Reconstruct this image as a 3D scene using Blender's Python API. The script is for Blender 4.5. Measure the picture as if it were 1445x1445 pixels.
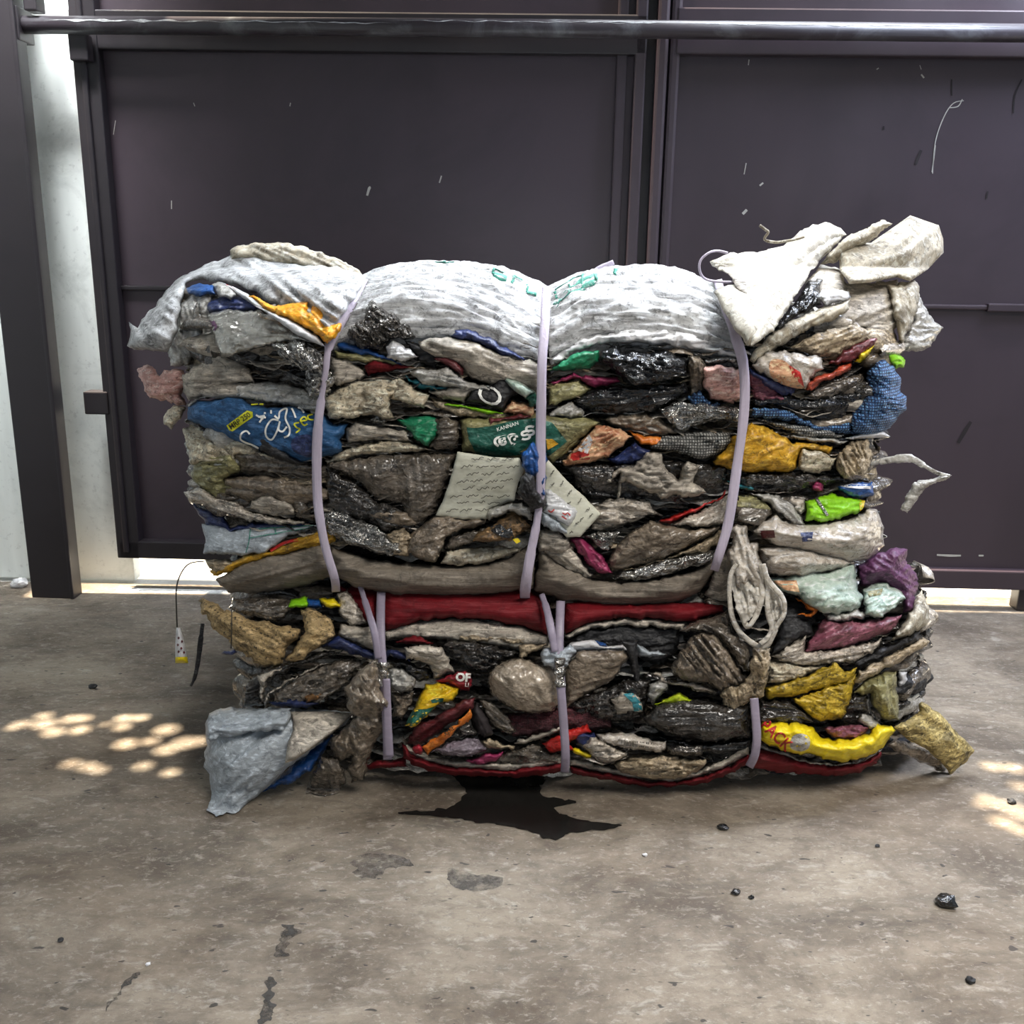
import bpy, bmesh, math, random
import numpy as np
from mathutils import Vector, Matrix, noise, geometry
for o in list(bpy.data.objects): bpy.data.objects.remove(o)
SC = bpy.context.scene; COL = SC.collection
# ---------------- camera, world, sun, daylight, added fill lamps, exposure ----------------
F = 1400.0; PITCH = math.radians(14.8); ROLL = math.radians(0.9)
RM = Matrix.Rotation(math.radians(90)-PITCH, 3, 'X') @ Matrix.Rotation(ROLL, 3, 'Z')
cd = bpy.data.cameras.new('camera'); cam = bpy.data.objects.new('camera', cd); COL.objects.link(cam)
cam.matrix_world = Matrix.Translation((0, 0, 1.0)) @ RM.to_4x4()
cd.sensor_width = 36; cd.lens = 36*F/1445; cd.clip_start = 0.05; SC.camera = cam
w = bpy.data.worlds.new('sky'); SC.world = w; w.use_nodes = True
bg = w.node_tree.nodes['Background']; bg.inputs[0].default_value = (0.78, 0.88, 1.0, 1); bg.inputs[1].default_value = 0.40
SUN = Vector((-0.25, 0.0, 0.96)).normalized()      # towards the sun
sd = bpy.data.lights.new('sun', 'SUN'); sd.energy = 22; sd.angle = math.radians(0.6); sd.color = (1, .86, .66)
so = bpy.data.objects.new('sun', sd); COL.objects.link(so); so.rotation_euler = SUN.to_track_quat('Z', 'Y').to_euler()
def area(name, loc, to, sx, sy, e, col, spread=180):
    d = bpy.data.lights.new(name, 'AREA'); d.shape = 'RECTANGLE'; d.size = sx; d.size_y = sy; d.energy = e; d.color = col; d.spread = math.radians(spread)
    o = bpy.data.objects.new(name, d); COL.objects.link(o); o.location = loc
    o.rotation_euler = (Vector(loc)-Vector(to)).to_track_quat('Z', 'Y').to_euler(); return o
area('daylight_above_gate', (1.1, 2.74, 2.30), (0.45, 1.4, 0.3), 1.7, 0.7, 66, (.90, .95, 1))
area('fill_front', (1.1, 0.10, 2.75), (0.8, 0.75, 0.1), 1.2, 0.8, 31, (1, .955, .89), 100)  # added fill lamp for the bale front and near floor
area('fill_gate_right', (2.0, 2.25, 2.35), (1.35, 2.8, 1.35), 0.8, 0.6, 48, (.68, .77, 1))  # added bluish fill to brighten the gate's upper right
area('fill_wall_left', (-1.35, 2.35, 2.5), (-1.38, 2.86, 1.5), .5, .3, 8.5, (.95, .98, 1), 45)  # added narrow fill aimed at the white wall strip
area('fill_over_bale', (0.05, 2.05, 2.8), (0.05, 2.0, 0.9), 1.1, .4, 8, (.88, .94, 1), 46)  # added narrow fill to whiten the sacks on top of the bale
vs = SC.view_settings; vs.view_transform = 'Standard'; vs.look = 'None'; vs.exposure = 0.2; vs.gamma = 1; vs.use_curve_mapping = False

# ---------------- pixel helpers (frame of 1445 x 1445) ----------------
RN = np.array(RM)
def ray(p):
    p = np.atleast_2d(np.asarray(p, float))
    d = np.stack([(p[:, 0]-722.5)/F, -(p[:, 1]-722.5)/F, -np.ones(len(p))], 1)
    return d @ RN.T
def at(p, Y):
    d = ray(p); t = np.asarray(Y)/d[:, 1]
    return d*t[:, None] + np.array([0, 0, 1.0])
def atfloor(p, z=0.0):
    d = ray(p); t = (z-1.0)/d[:, 2]; return d*t[:, None] + np.array([0, 0, 1.0])
REG = dict(A=(160,320,3.6125), B=(440,340,3.6125), C=(740,340,3.6125), D=(980,290,3.6125), E=(160,560,3.6125), F=(460,560,3.6125),
 G=(740,560,3.6125), H=(980,560,3.6125), I=(240,800,3.6125), J=(540,800,4.014), K=(780,820,4.014), L=(1020,780,3.8026),
 M=(0,0,2.89), N=(0,450,2.065), O=(800,0,2.24), Q=(1100,700,1.939), S=(620,540,6.02), T=(560,930,7.225), U=(780,1000,6.568), V=(240,540,5.16), X=(0,0,1))
def px(reg, s):
    ox, oy, k = REG[reg]
    return np.array([[ox+float(a.split(',')[0])/k, oy+float(a.split(',')[1])/k] for a in s.split()])

# ---------------- materials ----------------
def C(h):
    h = h.lstrip('#'); v = [int(h[i:i+2], 16)/255 for i in (0, 2, 4)]
    return tuple(x/12.92 if x <= .04045 else ((x+.055)/1.055)**2.4 for x in v)+(1,)
MC = {}
def mat(name, col, rough=.5, metal=0, dirt=.45, dcol='2a2622', bump=.35, sc=1.0, speck=.3, tl=0, weave=0, wr=(16, 30, 55), spec=.5, alpha=1, coat=0, crin=.45, patchy=0, vary=.7, grid=0):
    if name in MC: return MC[name]
    m = bpy.data.materials.new(name); m.use_nodes = True; nt = m.node_tree; N = nt.nodes; Lk = nt.links
    b = N['Principled BSDF']; out = N['Material Output']
    def nd(t, **k):
        n = N.new(t)
        for a, v in k.items(): setattr(n, a, v)
        return n
    tc = nd('ShaderNodeTexCoord'); oi = nd('ShaderNodeObjectInfo')
    mu = nd('ShaderNodeMath', operation='MULTIPLY'); mu.inputs[1].default_value = 37; Lk.new(oi.outputs['Random'], mu.inputs[0])
    ad = nd('ShaderNodeVectorMath', operation='ADD'); Lk.new(tc.outputs['Object'], ad.inputs[0]); Lk.new(mu.outputs[0], ad.inputs[1])
    def nz(scale, det=5, ro=.6, stretch=None, dist=0):
        n = nd('ShaderNodeTexNoise'); n.inputs['Scale'].default_value = scale; n.inputs['Detail'].default_value = det; n.inputs['Roughness'].default_value = ro; n.inputs['Distortion'].default_value = dist
        if stretch:
            mp = nd('ShaderNodeMapping'); mp.inputs['Scale'].default_value = stretch; Lk.new(ad.outputs[0], mp.inputs[0]); Lk.new(mp.outputs[0], n.inputs['Vector'])
        else: Lk.new(ad.outputs[0], n.inputs['Vector'])
        return n.outputs['Fac']
    def ramp(f, a, c):
        r = nd('ShaderNodeMapRange'); r.inputs[1].default_value = a; r.inputs[2].default_value = c; Lk.new(f, r.inputs[0]); return r.outputs[0]
    def mix(f, c1, c2):
        x = nd('ShaderNodeMix', data_type='RGBA')
        for s, v in ((0, f), (6, c1), (7, c2)):
            if hasattr(v, 'links'): Lk.new(v, x.inputs[s])
            else: x.inputs[s].default_value = v
        return x.outputs[2]
    base = C(col) if isinstance(col, str) else col
    c = base
    if dirt > 0:
        f1 = ramp(nz(16*sc, 7, .68, None, .6), .62-.34*dirt, .86-.30*dirt)
        mm = nd('ShaderNodeMath', operation='MULTIPLY'); Lk.new(f1, mm.inputs[0]); mm.inputs[1].default_value = min(.9, .35+dirt*.6)
        c = mix(mm.outputs[0], c, C(dcol))
        f2 = ramp(nz(1.0, 4, .6, tuple(v*sc for v in wr)), .50, .72)
        mm = nd('ShaderNodeMath', operation='MULTIPLY'); Lk.new(f2, mm.inputs[0]); mm.inputs[1].default_value = min(.9, 1.1*dirt)
        c = mix(mm.outputs[0], c, C(dcol))
    if vary:
        f4 = ramp(nz(1.0, 6, .7, tuple(v*sc*2.8 for v in wr), .9), .50, .63)
        mm = nd('ShaderNodeMath', operation='MULTIPLY'); Lk.new(f4, mm.inputs[0]); mm.inputs[1].default_value = vary
        c = mix(mm.outputs[0], c, tuple(min(.92, v*1.8+.07) for v in base[:3])+(1,))
        f5 = ramp(nz(55*sc, 6, .75, None, .8), .54, .62)
        mm = nd('ShaderNodeMath', operation='MULTIPLY'); Lk.new(f5, mm.inputs[0]); mm.inputs[1].default_value = vary*.95
        c = mix(mm.outputs[0], c, C(dcol))
    if grid:
        for ax in (0, 2):
            wv = nd('ShaderNodeTexWave'); wv.bands_direction = 'XYZ'[ax]; wv.inputs['Scale'].default_value = grid; wv.inputs['Distortion'].default_value = 1.2; wv.inputs['Detail Scale'].default_value = .6; Lk.new(ad.outputs[0], wv.inputs['Vector'])
            c = mix(ramp(wv.outputs['Fac'], .62, .80), c, C(dcol))
    if speck > 0:
        f3 = ramp(nz(150*sc, 3, .7), .60-.08*speck, .68)
        mm = nd('ShaderNodeMath', operation='MULTIPLY'); Lk.new(f3, mm.inputs[0]); mm.inputs[1].default_value = min(1, speck)
        c = mix(mm.outputs[0], c, C('14110f'))
    if hasattr(c, 'links'): Lk.new(c, b.inputs['Base Color'])
    else: b.inputs['Base Color'].default_value = c
    rr = nd('ShaderNodeMapRange'); rr.inputs[3].default_value = max(.05, rough-.12); rr.inputs[4].default_value = min(1, rough+.22); Lk.new(nz(30*sc, 3), rr.inputs[0]); Lk.new(rr.outputs[0], b.inputs['Roughness'])
    b.inputs['Metallic'].default_value = metal; b.inputs['Specular IOR Level'].default_value = spec; b.inputs['Coat Weight'].default_value = coat
    if alpha < 1: b.inputs['Alpha'].default_value = alpha
    if bump > 0:
        h1 = nz(1.0, 4, .5, tuple(v*sc*.8 for v in wr), .5); h1.node.noise_type = 'RIDGED_MULTIFRACTAL'; h1.node.normalize = True
        vo = nd('ShaderNodeTexVoronoi'); vo.inputs['Scale'].default_value = 42*sc; vo.inputs['Detail'].default_value = 2.5; vo.inputs['Roughness'].default_value = .55
        wn = nd('ShaderNodeTexNoise'); wn.inputs['Scale'].default_value = 18*sc; Lk.new(ad.outputs[0], wn.inputs['Vector'])
        wm = nd('ShaderNodeVectorMath', operation='MULTIPLY_ADD'); Lk.new(wn.outputs['Color'], wm.inputs[0]); wm.inputs[1].default_value = (.05, .05, .03); Lk.new(ad.outputs[0], wm.inputs[2]); Lk.new(wm.outputs[0], vo.inputs['Vector'])
        a = nd('ShaderNodeMath', operation='MULTIPLY_ADD'); Lk.new(vo.outputs['Distance'], a.inputs[0]); a.inputs[1].default_value = crin; Lk.new(h1, a.inputs[2]); hh = a.outputs[0]
        if weave:
            for ax in (0, 2):
                wv = nd('ShaderNodeTexWave'); wv.bands_direction = 'XYZ'[ax]; wv.inputs['Scale'].default_value = weave; wv.inputs['Distortion'].default_value = .6; Lk.new(ad.outputs[0], wv.inputs['Vector'])
                q = nd('ShaderNodeMath', operation='MULTIPLY_ADD'); Lk.new(wv.outputs['Fac'], q.inputs[0]); q.inputs[1].default_value = .07; Lk.new(hh, q.inputs[2]); hh = q.outputs[0]
        bp = nd('ShaderNodeBump'); bp.inputs['Strength'].default_value = min(1, bump*1.3); bp.inputs['Distance'].default_value = .012/sc**.5; Lk.new(hh, bp.inputs['Height']); Lk.new(bp.outputs[0], b.inputs['Normal'])
    if tl:
        t = nd('ShaderNodeBsdfTranslucent'); ms = nd('ShaderNodeMixShader'); ms.inputs[0].default_value = tl
        if hasattr(c, 'links'): Lk.new(c, t.inputs[0])
        else: t.inputs[0].default_value = c
        Lk.new(b.outputs[0], ms.inputs[1]); Lk.new(t.outputs[0], ms.inputs[2]); Lk.new(ms.outputs[0], out.inputs[0])
    if patchy:
        am = nd('ShaderNodeMath', operation='MULTIPLY'); Lk.new(ramp(nz(22, 7, .75), .38, .58), am.inputs[0]); am.inputs[1].default_value = patchy; Lk.new(am.outputs[0], b.inputs['Alpha'])
    MC[name] = m; return m
K = {}
def mk(key, *a, **k): K[key] = mat(key, *a, **k)
mk('sackw', 'd2d3d4', .5, dirt=.6, crin=.25, dcol='413e3a', weave=260, tl=.1, speck=.5, wr=(6, 55, 55))
mk('sackb', 'd2c6ae', .55, crin=.35, dirt=.62, dcol='4a4034', weave=260, tl=.22, speck=.3, wr=(25, 25, 25))
mk('sackc', 'c2bbac', .5, crin=.3, dirt=.42, dcol='6b6152', weave=260, tl=.2, speck=.3, wr=(25, 25, 25))
mk('sackg', 'b5ac9e', .6, dirt=.6, dcol='3c3733', weave=260, speck=.4, wr=(10, 10, 60))
mk('belly', vary=.55, col='7d7366', rough=.5, crin=.2, dirt=.5, dcol='4b443c', weave=260, speck=.35, wr=(6, 6, 110), bump=.4)
mk('clear', 'c9c6be', .2, coat=.4, dirt=.5, dcol='57534c', tl=.2, speck=.2, bump=.5)
mk('pale', 'dcd2c4', .2, coat=.3, dirt=.42, dcol='6b5d4c', tl=.25, speck=.25, bump=.5)
mk('white', vary=.3, col='e8e8ea', rough=.35, dirt=.2, dcol='8b8780', tl=.2, speck=.15, bump=.35)
mk('film', 'b4aa9c', .2, coat=.6, dirt=.6, dcol='2f2a25', speck=.4, bump=.6)
mk('cream', 'cfc1a6', .4, dirt=.6, dcol='3a3026', speck=.8, bump=.5)
mk('tan', 'a8977c', .45, dirt=.6, dcol='2f2820', speck=.7, bump=.6)
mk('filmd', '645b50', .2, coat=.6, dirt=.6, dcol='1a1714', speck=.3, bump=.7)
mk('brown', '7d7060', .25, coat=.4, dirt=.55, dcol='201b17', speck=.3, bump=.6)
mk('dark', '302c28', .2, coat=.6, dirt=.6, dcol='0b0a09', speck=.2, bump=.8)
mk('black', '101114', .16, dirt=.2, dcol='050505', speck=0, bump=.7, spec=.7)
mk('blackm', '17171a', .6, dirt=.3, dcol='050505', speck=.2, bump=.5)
mk('foil', 'c4c2bd', .16, crin=1.2, metal=.85, dirt=.5, dcol='1c1917', speck=.2, bump=1.0)
mk('foild', '77736e', .2, crin=1.2, metal=.8, dirt=.6, dcol='121010', speck=.3, bump=1.0)
mk('kraft', 'a58c60', .7, dirt=.5, dcol='3a2d1a', speck=1.0, bump=.4)
mk('amber', 'e89a10', .35, dirt=.3, dcol='6a3d08', speck=.3)
mk('gold', 'c8951c', .4, dirt=.5, dcol='4a3410', speck=.6)
mk('lemon', vary=.25, col='e3c912', rough=.3, dirt=.2, dcol='9a8410', speck=.15)
mk('mustard', 'b79a20', .4, dirt=.6, dcol='2e2508', speck=.8)
mk('olive', '8f8a5e', .4, dirt=.6, dcol='2b2818', speck=.4)
mk('red', 'b41c16', .35, dirt=.25, dcol='4a0b08', speck=.1)
mk('sackr', vary=.3, col='6e0d17', rough=.6, spec=.25, crin=.2, dirt=.45, dcol='26060a', weave=260, speck=.2, bump=.3, wr=(6, 6, 90))
mk('maroon', '5e1a20', .4, dirt=.45, dcol='1c0809', speck=.3)
mk('maroonp', '84495a', .4, dirt=.55, dcol='3a231c', speck=.6)
mk('pink', 'd8a79c', .5, dirt=.5, dcol='7a4a40', speck=.6)
mk('peach', 'd9a882', .35, dirt=.5, dcol='8a3a1c', speck=.2)
mk('magenta', '8c2450', .4, dirt=.4, dcol='3a1020', speck=.2)
mk('purple', '5d3356', .45, dirt=.35, dcol='2c1428', speck=.2, tl=.1)
mk('blue', '164a8a', .28, dirt=.35, dcol='0c2550', speck=.15)
mk('bluec', '1f527f', .6, dirt=.4, dcol='0f2c50', speck=.2)
mk('navy', '1a2a5c', .35, dirt=.5, dcol='080b18', speck=.2)
mk('mesh', '6a9cd6', .5, grid=62, dirt=.4, dcol='17305a', speck=.9, weave=200, bump=.8, sc=1.2)
mk('meshw', 'c9c8c0', .5, grid=62, dirt=.5, dcol='4a4a48', speck=.9, weave=200, bump=.8)
mk('green', '107a52', .35, dirt=.4, dcol='06301f', speck=.2)
mk('greend', '0d5344', .35, dirt=.35, dcol='062a22', speck=.15)
mk('lime', vary=.25, col='86c916', rough=.3, dirt=.3, dcol='3c6a08', speck=.2)
mk('mint', 'bfd0c2', .28, dirt=.45, dcol='6d8a7e', tl=.2, speck=.15)
mk('greyb', 'a6aeb5', .4, dirt=.3, dcol='6a7076', speck=.1, tl=.1)
mk('orange', 'd4711c', .35, dirt=.35, dcol='5c220a', speck=.2)
mk('card', vary=.15, col='c9c9b8', rough=.6, crin=.15, dirt=.3, dcol='7f7b68', speck=.1, bump=.15)
mk('teal', '2c7f8c', .35, dirt=.4, dcol='103a40', speck=.2)
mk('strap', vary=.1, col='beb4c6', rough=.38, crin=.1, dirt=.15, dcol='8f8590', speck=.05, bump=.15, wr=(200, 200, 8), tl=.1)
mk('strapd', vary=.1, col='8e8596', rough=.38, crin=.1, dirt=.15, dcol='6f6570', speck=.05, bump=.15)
mk('ink', '26241f', .6, dirt=0, speck=0, bump=0, vary=0)
mk('inkgrey', '55534a', .6, dirt=0, speck=0, bump=0, vary=0)
mk('inkw', 'f0f0ea', .5, dirt=.15, dcol='a0a098', speck=0, bump=0, vary=.1)
mk('inkg', '12705e', .6, dirt=.2, dcol='9ab0aa', speck=0, bump=0)
mk('inky', 'd8d820', .5, dirt=.1, dcol='909010', speck=0, bump=0)
mk('inkr', 'b0201a', .5, dirt=.1, dcol='601010', speck=0, bump=0)

# ---------------- object helpers ----------------
def tag(o, label, cat, group=None, kind=None):
    if label: o['label'] = label
    if cat: o['category'] = cat
    if group: o['group'] = group
    if kind: o['kind'] = kind
    return o
def link(name, V, Fs, mats, parent=None, smooth=True, mi=None):
    V = np.asarray(V, float)
    if parent is None:
        c = V.mean(0); c[2] = V[:, 2].min(); loc = c
    else:
        pw = Vector((0, 0, 0)); q = parent
        while q is not None: pw = pw + q.location; q = q.parent
        loc = np.zeros(3); V = V - np.array(pw)
    me = bpy.data.meshes.new(name); me.from_pydata([tuple(v) for v in (V-loc)], [], [tuple(int(i) for i in f) for f in Fs])
    if not isinstance(mats, (list, tuple)): mats = [mats]
    for m in mats: me.materials.append(K[m] if isinstance(m, str) else m)
    if smooth: me.polygons.foreach_set('use_smooth', [True]*len(me.polygons))
    if mi is not None: me.polygons.foreach_set('material_index', mi)
    me.update(); o = bpy.data.objects.new(name, me); COL.objects.link(o); o.location = loc
    if parent: o.parent = parent
    return o
def boxes(name, bl, m, parent=None, bev=0.002, M=None):
    bm = bmesh.new()
    for (a, b) in bl:
        vs_ = [bm.verts.new((x, y, z)) for x in (a[0], b[0]) for y in (a[1], b[1]) for z in (a[2], b[2])]
        for f in ((0,1,3,2),(4,6,7,5),(0,4,5,1),(2,3,7,6),(0,2,6,4),(1,5,7,3)): bm.faces.new([vs_[i] for i in f])
    bmesh.ops.recalc_face_normals(bm, faces=bm.faces)
    if bev: bmesh.ops.bevel(bm, geom=list(bm.edges), offset=bev, segments=2, affect='EDGES', profile=.6)
    me = bpy.data.meshes.new(name); bm.to_mesh(me); bm.free(); me.materials.append(K[m] if isinstance(m, str) else m)
    o = bpy.data.objects.new(name, me); COL.objects.link(o)
    if M is not None: o.matrix_world = M
    if parent: o.parent = parent
    return o
def tube(name, P, r, m, parent=None, n=8):
    P = [Vector(p) for p in P]; V = []; Fs = []
    for i, p in enumerate(P):
        t = (P[min(i+1, len(P)-1)]-P[max(i-1, 0)]).normalized(); a = t.cross(Vector((0, 1, .13))).normalized(); b = t.cross(a)
        rr = r[i] if hasattr(r, '__len__') else r
        for k in range(n): V.append(p+(a*math.cos(k*2*math.pi/n)+b*math.sin(k*2*math.pi/n))*rr)
    for i in range(len(P)-1):
        for k in range(n): Fs.append((i*n+k, i*n+(k+1) % n, (i+1)*n+(k+1) % n, (i+1)*n+k))
    Fs.append(tuple(range(n))[::-1]); Fs.append(tuple(range((len(P)-1)*n, len(P)*n)))
    return link(name, [tuple(v) for v in V], Fs, m, parent)
def smooth_line(P, n=6, closed=False):
    P = np.asarray(P, float); m = len(P); out = []
    for i in range(m if closed else m-1):
        if closed: a, b, c, d = P[i-1], P[i], P[(i+1) % m], P[(i+2) % m]
        else: a, b, c, d = P[max(i-1, 0)], P[i], P[i+1], P[min(i+2, m-1)]
        for k in range(n):
            t = k/n; out.append(.5*((2*b)+(c-a)*t+(2*a-5*b+4*c-d)*t*t+(3*b-a-3*c+d)*t**3))
    if not closed: out.append(P[-1])
    return np.array(out)
def inside(P, Q):
    r = np.zeros(len(P), bool); n = len(Q)
    for i in range(n):
        x1, y1 = Q[i]; x2, y2 = Q[i-1]
        c = ((y1 > P[:, 1]) != (y2 > P[:, 1])) & (P[:, 0] < (x2-x1)*(P[:, 1]-y1)/((y2-y1) if y2 != y1 else 1e-9)+x1)
        r ^= c
    return r
# ---------------- the setting ----------------
def concrete():
    m = bpy.data.materials.new('concrete'); m.use_nodes = True; nt = m.node_tree; N = nt.nodes; L = nt.links; b = N['Principled BSDF']
    tc = N.new('ShaderNodeTexCoord')
    def nz(sc, det, ro, st=(1, 1, 1), dist=0, lo=.3, hi=.7):
        mp = N.new('ShaderNodeMapping'); mp.inputs['Scale'].default_value = st; L.new(tc.outputs['Object'], mp.inputs[0])
        n = N.new('ShaderNodeTexNoise'); n.inputs['Scale'].default_value = sc; n.inputs['Detail'].default_value = det; n.inputs['Roughness'].default_value = ro; n.inputs['Distortion'].default_value = dist; L.new(mp.outputs[0], n.inputs['Vector'])
        r = N.new('ShaderNodeMapRange'); r.inputs[1].default_value = lo; r.inputs[2].default_value = hi; L.new(n.outputs['Fac'], r.inputs[0]); return r.outputs[0]
    def mix(f, c1, c2, k=1.0):
        q = N.new('ShaderNodeMath'); q.operation = 'MULTIPLY'; L.new(f, q.inputs[0]); q.inputs[1].default_value = k
        x = N.new('ShaderNodeMix'); x.data_type = 'RGBA'; L.new(q.outputs[0], x.inputs[0])
        for s_, v in ((6, c1), (7, c2)):
            if hasattr(v, 'links'): L.new(v, x.inputs[s_])
            else: x.inputs[s_].default_value = v
        return x.outputs[2]
    c = mix(nz(3.2, 12, .72, (1, 1.3, 1), .4, .40, .60), (.29, .243, .187, 1), (.105, .080, .057, 1))
    c = mix(nz(1.3, 6, .6, (1, 1.6, 1), .6, .50, .72), c, (.075, .058, .043, 1), .8)
    c = mix(nz(9, 6, .7, (.5, 2.2, 1), .8, .52, .72), c, (.08, .066, .05, 1), .6)
    c = mix(nz(26, 5, .7, (.8, 1.4, 1), .5, .56, .70), c, (.50, .46, .40, 1), .5)
    c = mix(nz(48, 8, .8, (.8, 1.3, 1), .6, .50, .66), c, (.10, .085, .068, 1), .6)
    c = mix(nz(80, 6, .75, (.8, 1.3, 1), .4, .55, .68), c, (.55, .51, .44, 1), .45)
    c = mix(nz(60, 2, .5, (.6, 1.2, 1), .3, .69, .72), c, (.03, .026, .022, 1), .9)
    c = mix(nz(1.9, 3, .5, (1, 1, 1), .3, .55, .75), c, (.18, .12, .07, 1), .35)
    L.new(c, b.inputs['Base Color']); r = nz(6, 5, .6, (1, 1, 1), 0, .3, .7); q = N.new('ShaderNodeMapRange'); q.inputs[3].default_value = .45; q.inputs[4].default_value = .8; L.new(r, q.inputs[0]); L.new(q.outputs[0], b.inputs['Roughness'])
    h = nz(40, 8, .75, (.7, 1.4, 1), .5, 0, 1); bp = N.new('ShaderNodeBump'); bp.inputs['Strength'].default_value = .5; bp.inputs['Distance'].default_value = .01; L.new(h, bp.inputs['Height']); L.new(bp.outputs[0], b.inputs['Normal'])
    K['concrete'] = m
concrete()
mk('outside', crin=0, vary=0, col=(.75, .74, .70, 1), rough=.8, dirt=.2, dcol='8a8378', sc=.4, speck=.2, bump=.2)
mk('wallw', crin=0, vary=0, col='eef2ee', rough=.8, dirt=.3, dcol='9aa09a', sc=.35, speck=.15, bump=.2, wr=(16, 16, 3))
mk('gate', crin=0, vary=0, col='3f343b', rough=.36, dirt=.3, dcol='201b20', sc=.12, speck=0, bump=.02, wr=(20, 20, 4), spec=.6)
mk('gated', crin=0, vary=0, col='231d21', rough=.4, dirt=.3, dcol='1c181a', sc=.2, speck=.1, bump=.03, spec=.6)
mk('pipe', crin=0, vary=0, col='332c31', rough=.35, dirt=.3, dcol='8d9092', sc=.5, speck=0, bump=.15, wr=(2, 60, 60), spec=.6)
mk('chip', crin=0, vary=0, col='b8b6ae', rough=.7, dirt=.3, dcol='77736a', speck=0, bump=.1)  # chipped paint, also the painted light of two gate holes
mk('wearm', crin=0, vary=.5, col='a3a3a2', rough=.6, dirt=.4, dcol='4a464a', speck=.2, bump=.1)
mk('roofm', crin=0, vary=0, col='6a6a6c', rough=.6, dirt=.3, speck=0, bump=.1)
mk('wet', crin=0, vary=0, col=(.012, .011, .010, 1), rough=.16, dirt=0, speck=0, bump=.25, sc=.5, spec=.6)
mk('stain', crin=0, vary=0, col=(.05, .045, .04, 1), rough=.5, dirt=.3, dcol='100e0c', speck=.2, bump=.1, patchy=.95)
mk('stainl', crin=0, vary=0, col=(.07, .065, .06, 1), rough=.6, dirt=.3, dcol='100e0c', speck=.2, bump=.1, patchy=.7)
def struct(o): o['kind'] = 'structure'; return o
def quad(name, x0, x1, y0, y1, z0, z1, m): return struct(boxes(name, [((x0, y0, z0), (x1, y1, z1))], m, bev=0))
quad('floor', -2.2, 3.4, -3.0, 2.86, -.12, 0, 'concrete')
quad('ground', -8, 10, 2.86, 12, -.14, -.012, 'outside')
quad('shade_wall_left', -2.3, -2.2, -3.0, 3.05, 0, 3.0, 'wallw')  # unseen wall, added to darken the floor on the left
struct(boxes('sky_block_panel', [((-2.2, 2.86, 1.8), (0.25, 2.92, 3.0))], 'wallw', bev=0))  # unseen panel above the gate, added to block sky light on the left
# gate plane: local x along the gate, local -y towards the camera
GA = math.radians(-1.5); GY = 2.80
GM = Matrix.Translation((0, GY, 0)) @ Matrix.Rotation(GA, 4, 'Z')
GI = GM.inverted()
def gp(x, y, off=0.0):
    """pixel -> (u, z) on the gate plane moved off metres towards the camera"""
    d = Vector(ray([(x, y)])[0]); o = GI @ Vector((0, 0, 1)); dl = GI.to_3x3() @ d
    t = (-off-o.y)/dl.y; q = o+dl*t; return q.x, q.z
def gbox(x0, y0, x1, y1, off, th, ym=None):
    """front face on the plane at off, thickness th behind; x measured at row ym"""
    ym = (y0+y1)/2 if ym is None else ym; xm = (x0+x1)/2
    u0 = gp(x0, ym, off)[0]; u1 = gp(x1, ym, off)[0]; z1 = gp(xm, y0, off)[1]; z0 = gp(xm, y1, off)[1]
    return ((u0, -off, z0), (u1, -off+th, z1))
ZT = 1.75
def gb2(x0, x1, ym, z0, z1, off, th): return ((gp(x0, ym, off)[0], -off, z0), (gp(x1, ym, off)[0], -off+th, z1))
# rear wall left of the gate opening
uw = gp(190, 800, -.06)[0]
struct(boxes('wall_back', [((-2.2, .055, 0), (uw, .10, 3.0))], 'wallw', bev=.004, M=GM))
struct(boxes('trim_1', [((uw-.02, -.045, -.02), (gp(1300, 870)[0], -.015, .004))], 'outside', bev=.004, M=GM))   # threshold strip
def empty(name, M): o = bpy.data.objects.new(name, None); COL.objects.link(o); o.matrix_world = M; return o
# left leaf
zb = gp(400, 788)[1]; zr = gp(400, 764)[1]; zs = gp(500, 412)[1]
g1 = struct(empty('door_1', GM))
uL = gp(150, 600)[0]; uC = gp(903, 250)[0]
boxes('panel', [((uL, .0, zb+.01), (uC, .006, ZT))], 'gate', g1, bev=0)
boxes('frame', [gb2(149, 182, 600, zb, ZT, .035, .05), ((uL+.02, -.035, zb), (uC-.06, .012, zr)), ((uL+.03, -.012, zs-.006), (uC-.08, .004, zs+.008)),
   gb2(158, 165, 600, zb+.02, ZT, .045, .02), ((uL+.01, -.03, gp(500, 76)[1]), (uC, .01, gp(500, 20)[1]))], 'gated', g1, bev=.004)
boxes('stile', [((uC-.075, -.02, zb), (uC-.048, .01, ZT)), ((uC-.03, -.03, zb), (uC, .01, ZT))], 'gate', g1, bev=.005)
# right leaf
zb2 = gp(1200, 823)[1]; zr2 = gp(1200, 797)[1]; zs2 = gp(1200, 431)[1]
g2 = struct(empty('door_2', GM)); u0 = gp(916, 250)[0]; u1 = gp(1431, 850)[0]
boxes('panel', [((u0+.02, .0, zb2+.01), (1.95, .006, ZT))], 'gate', g2, bev=0)
boxes('stile', [((u0, -.035, zb2), (u0+.03, .01, ZT)), ((u0+.035, -.028, zb2), (u0+.062, .01, ZT))], 'gate', g2, bev=.008)
boxes('frame', [((u0+.05, -.03, zb2), (1.95, .012, zr2)), ((u0+.06, -.010, zs2-.006), (1.95, .004, zs2+.007)), ((u0+.05, -.03, gp(1200, 82)[1]), (1.95, .01, gp(1200, 16)[1])),
   (gp(1390, 440)[0:1]+(-.016,)+(zs2-.01,), (1.95, .006, zs2+.012))], 'gate', g2, bev=.004)
boxes('frame', [((u1, -.02, -.0), (1.95, .03, zb2+.02))], 'gated', g2, bev=.004)
boxes('groove_strip', [((uC-.02, .004, zb2), (u0+.04, .012, ZT))], 'gated', g2, bev=0)
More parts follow.
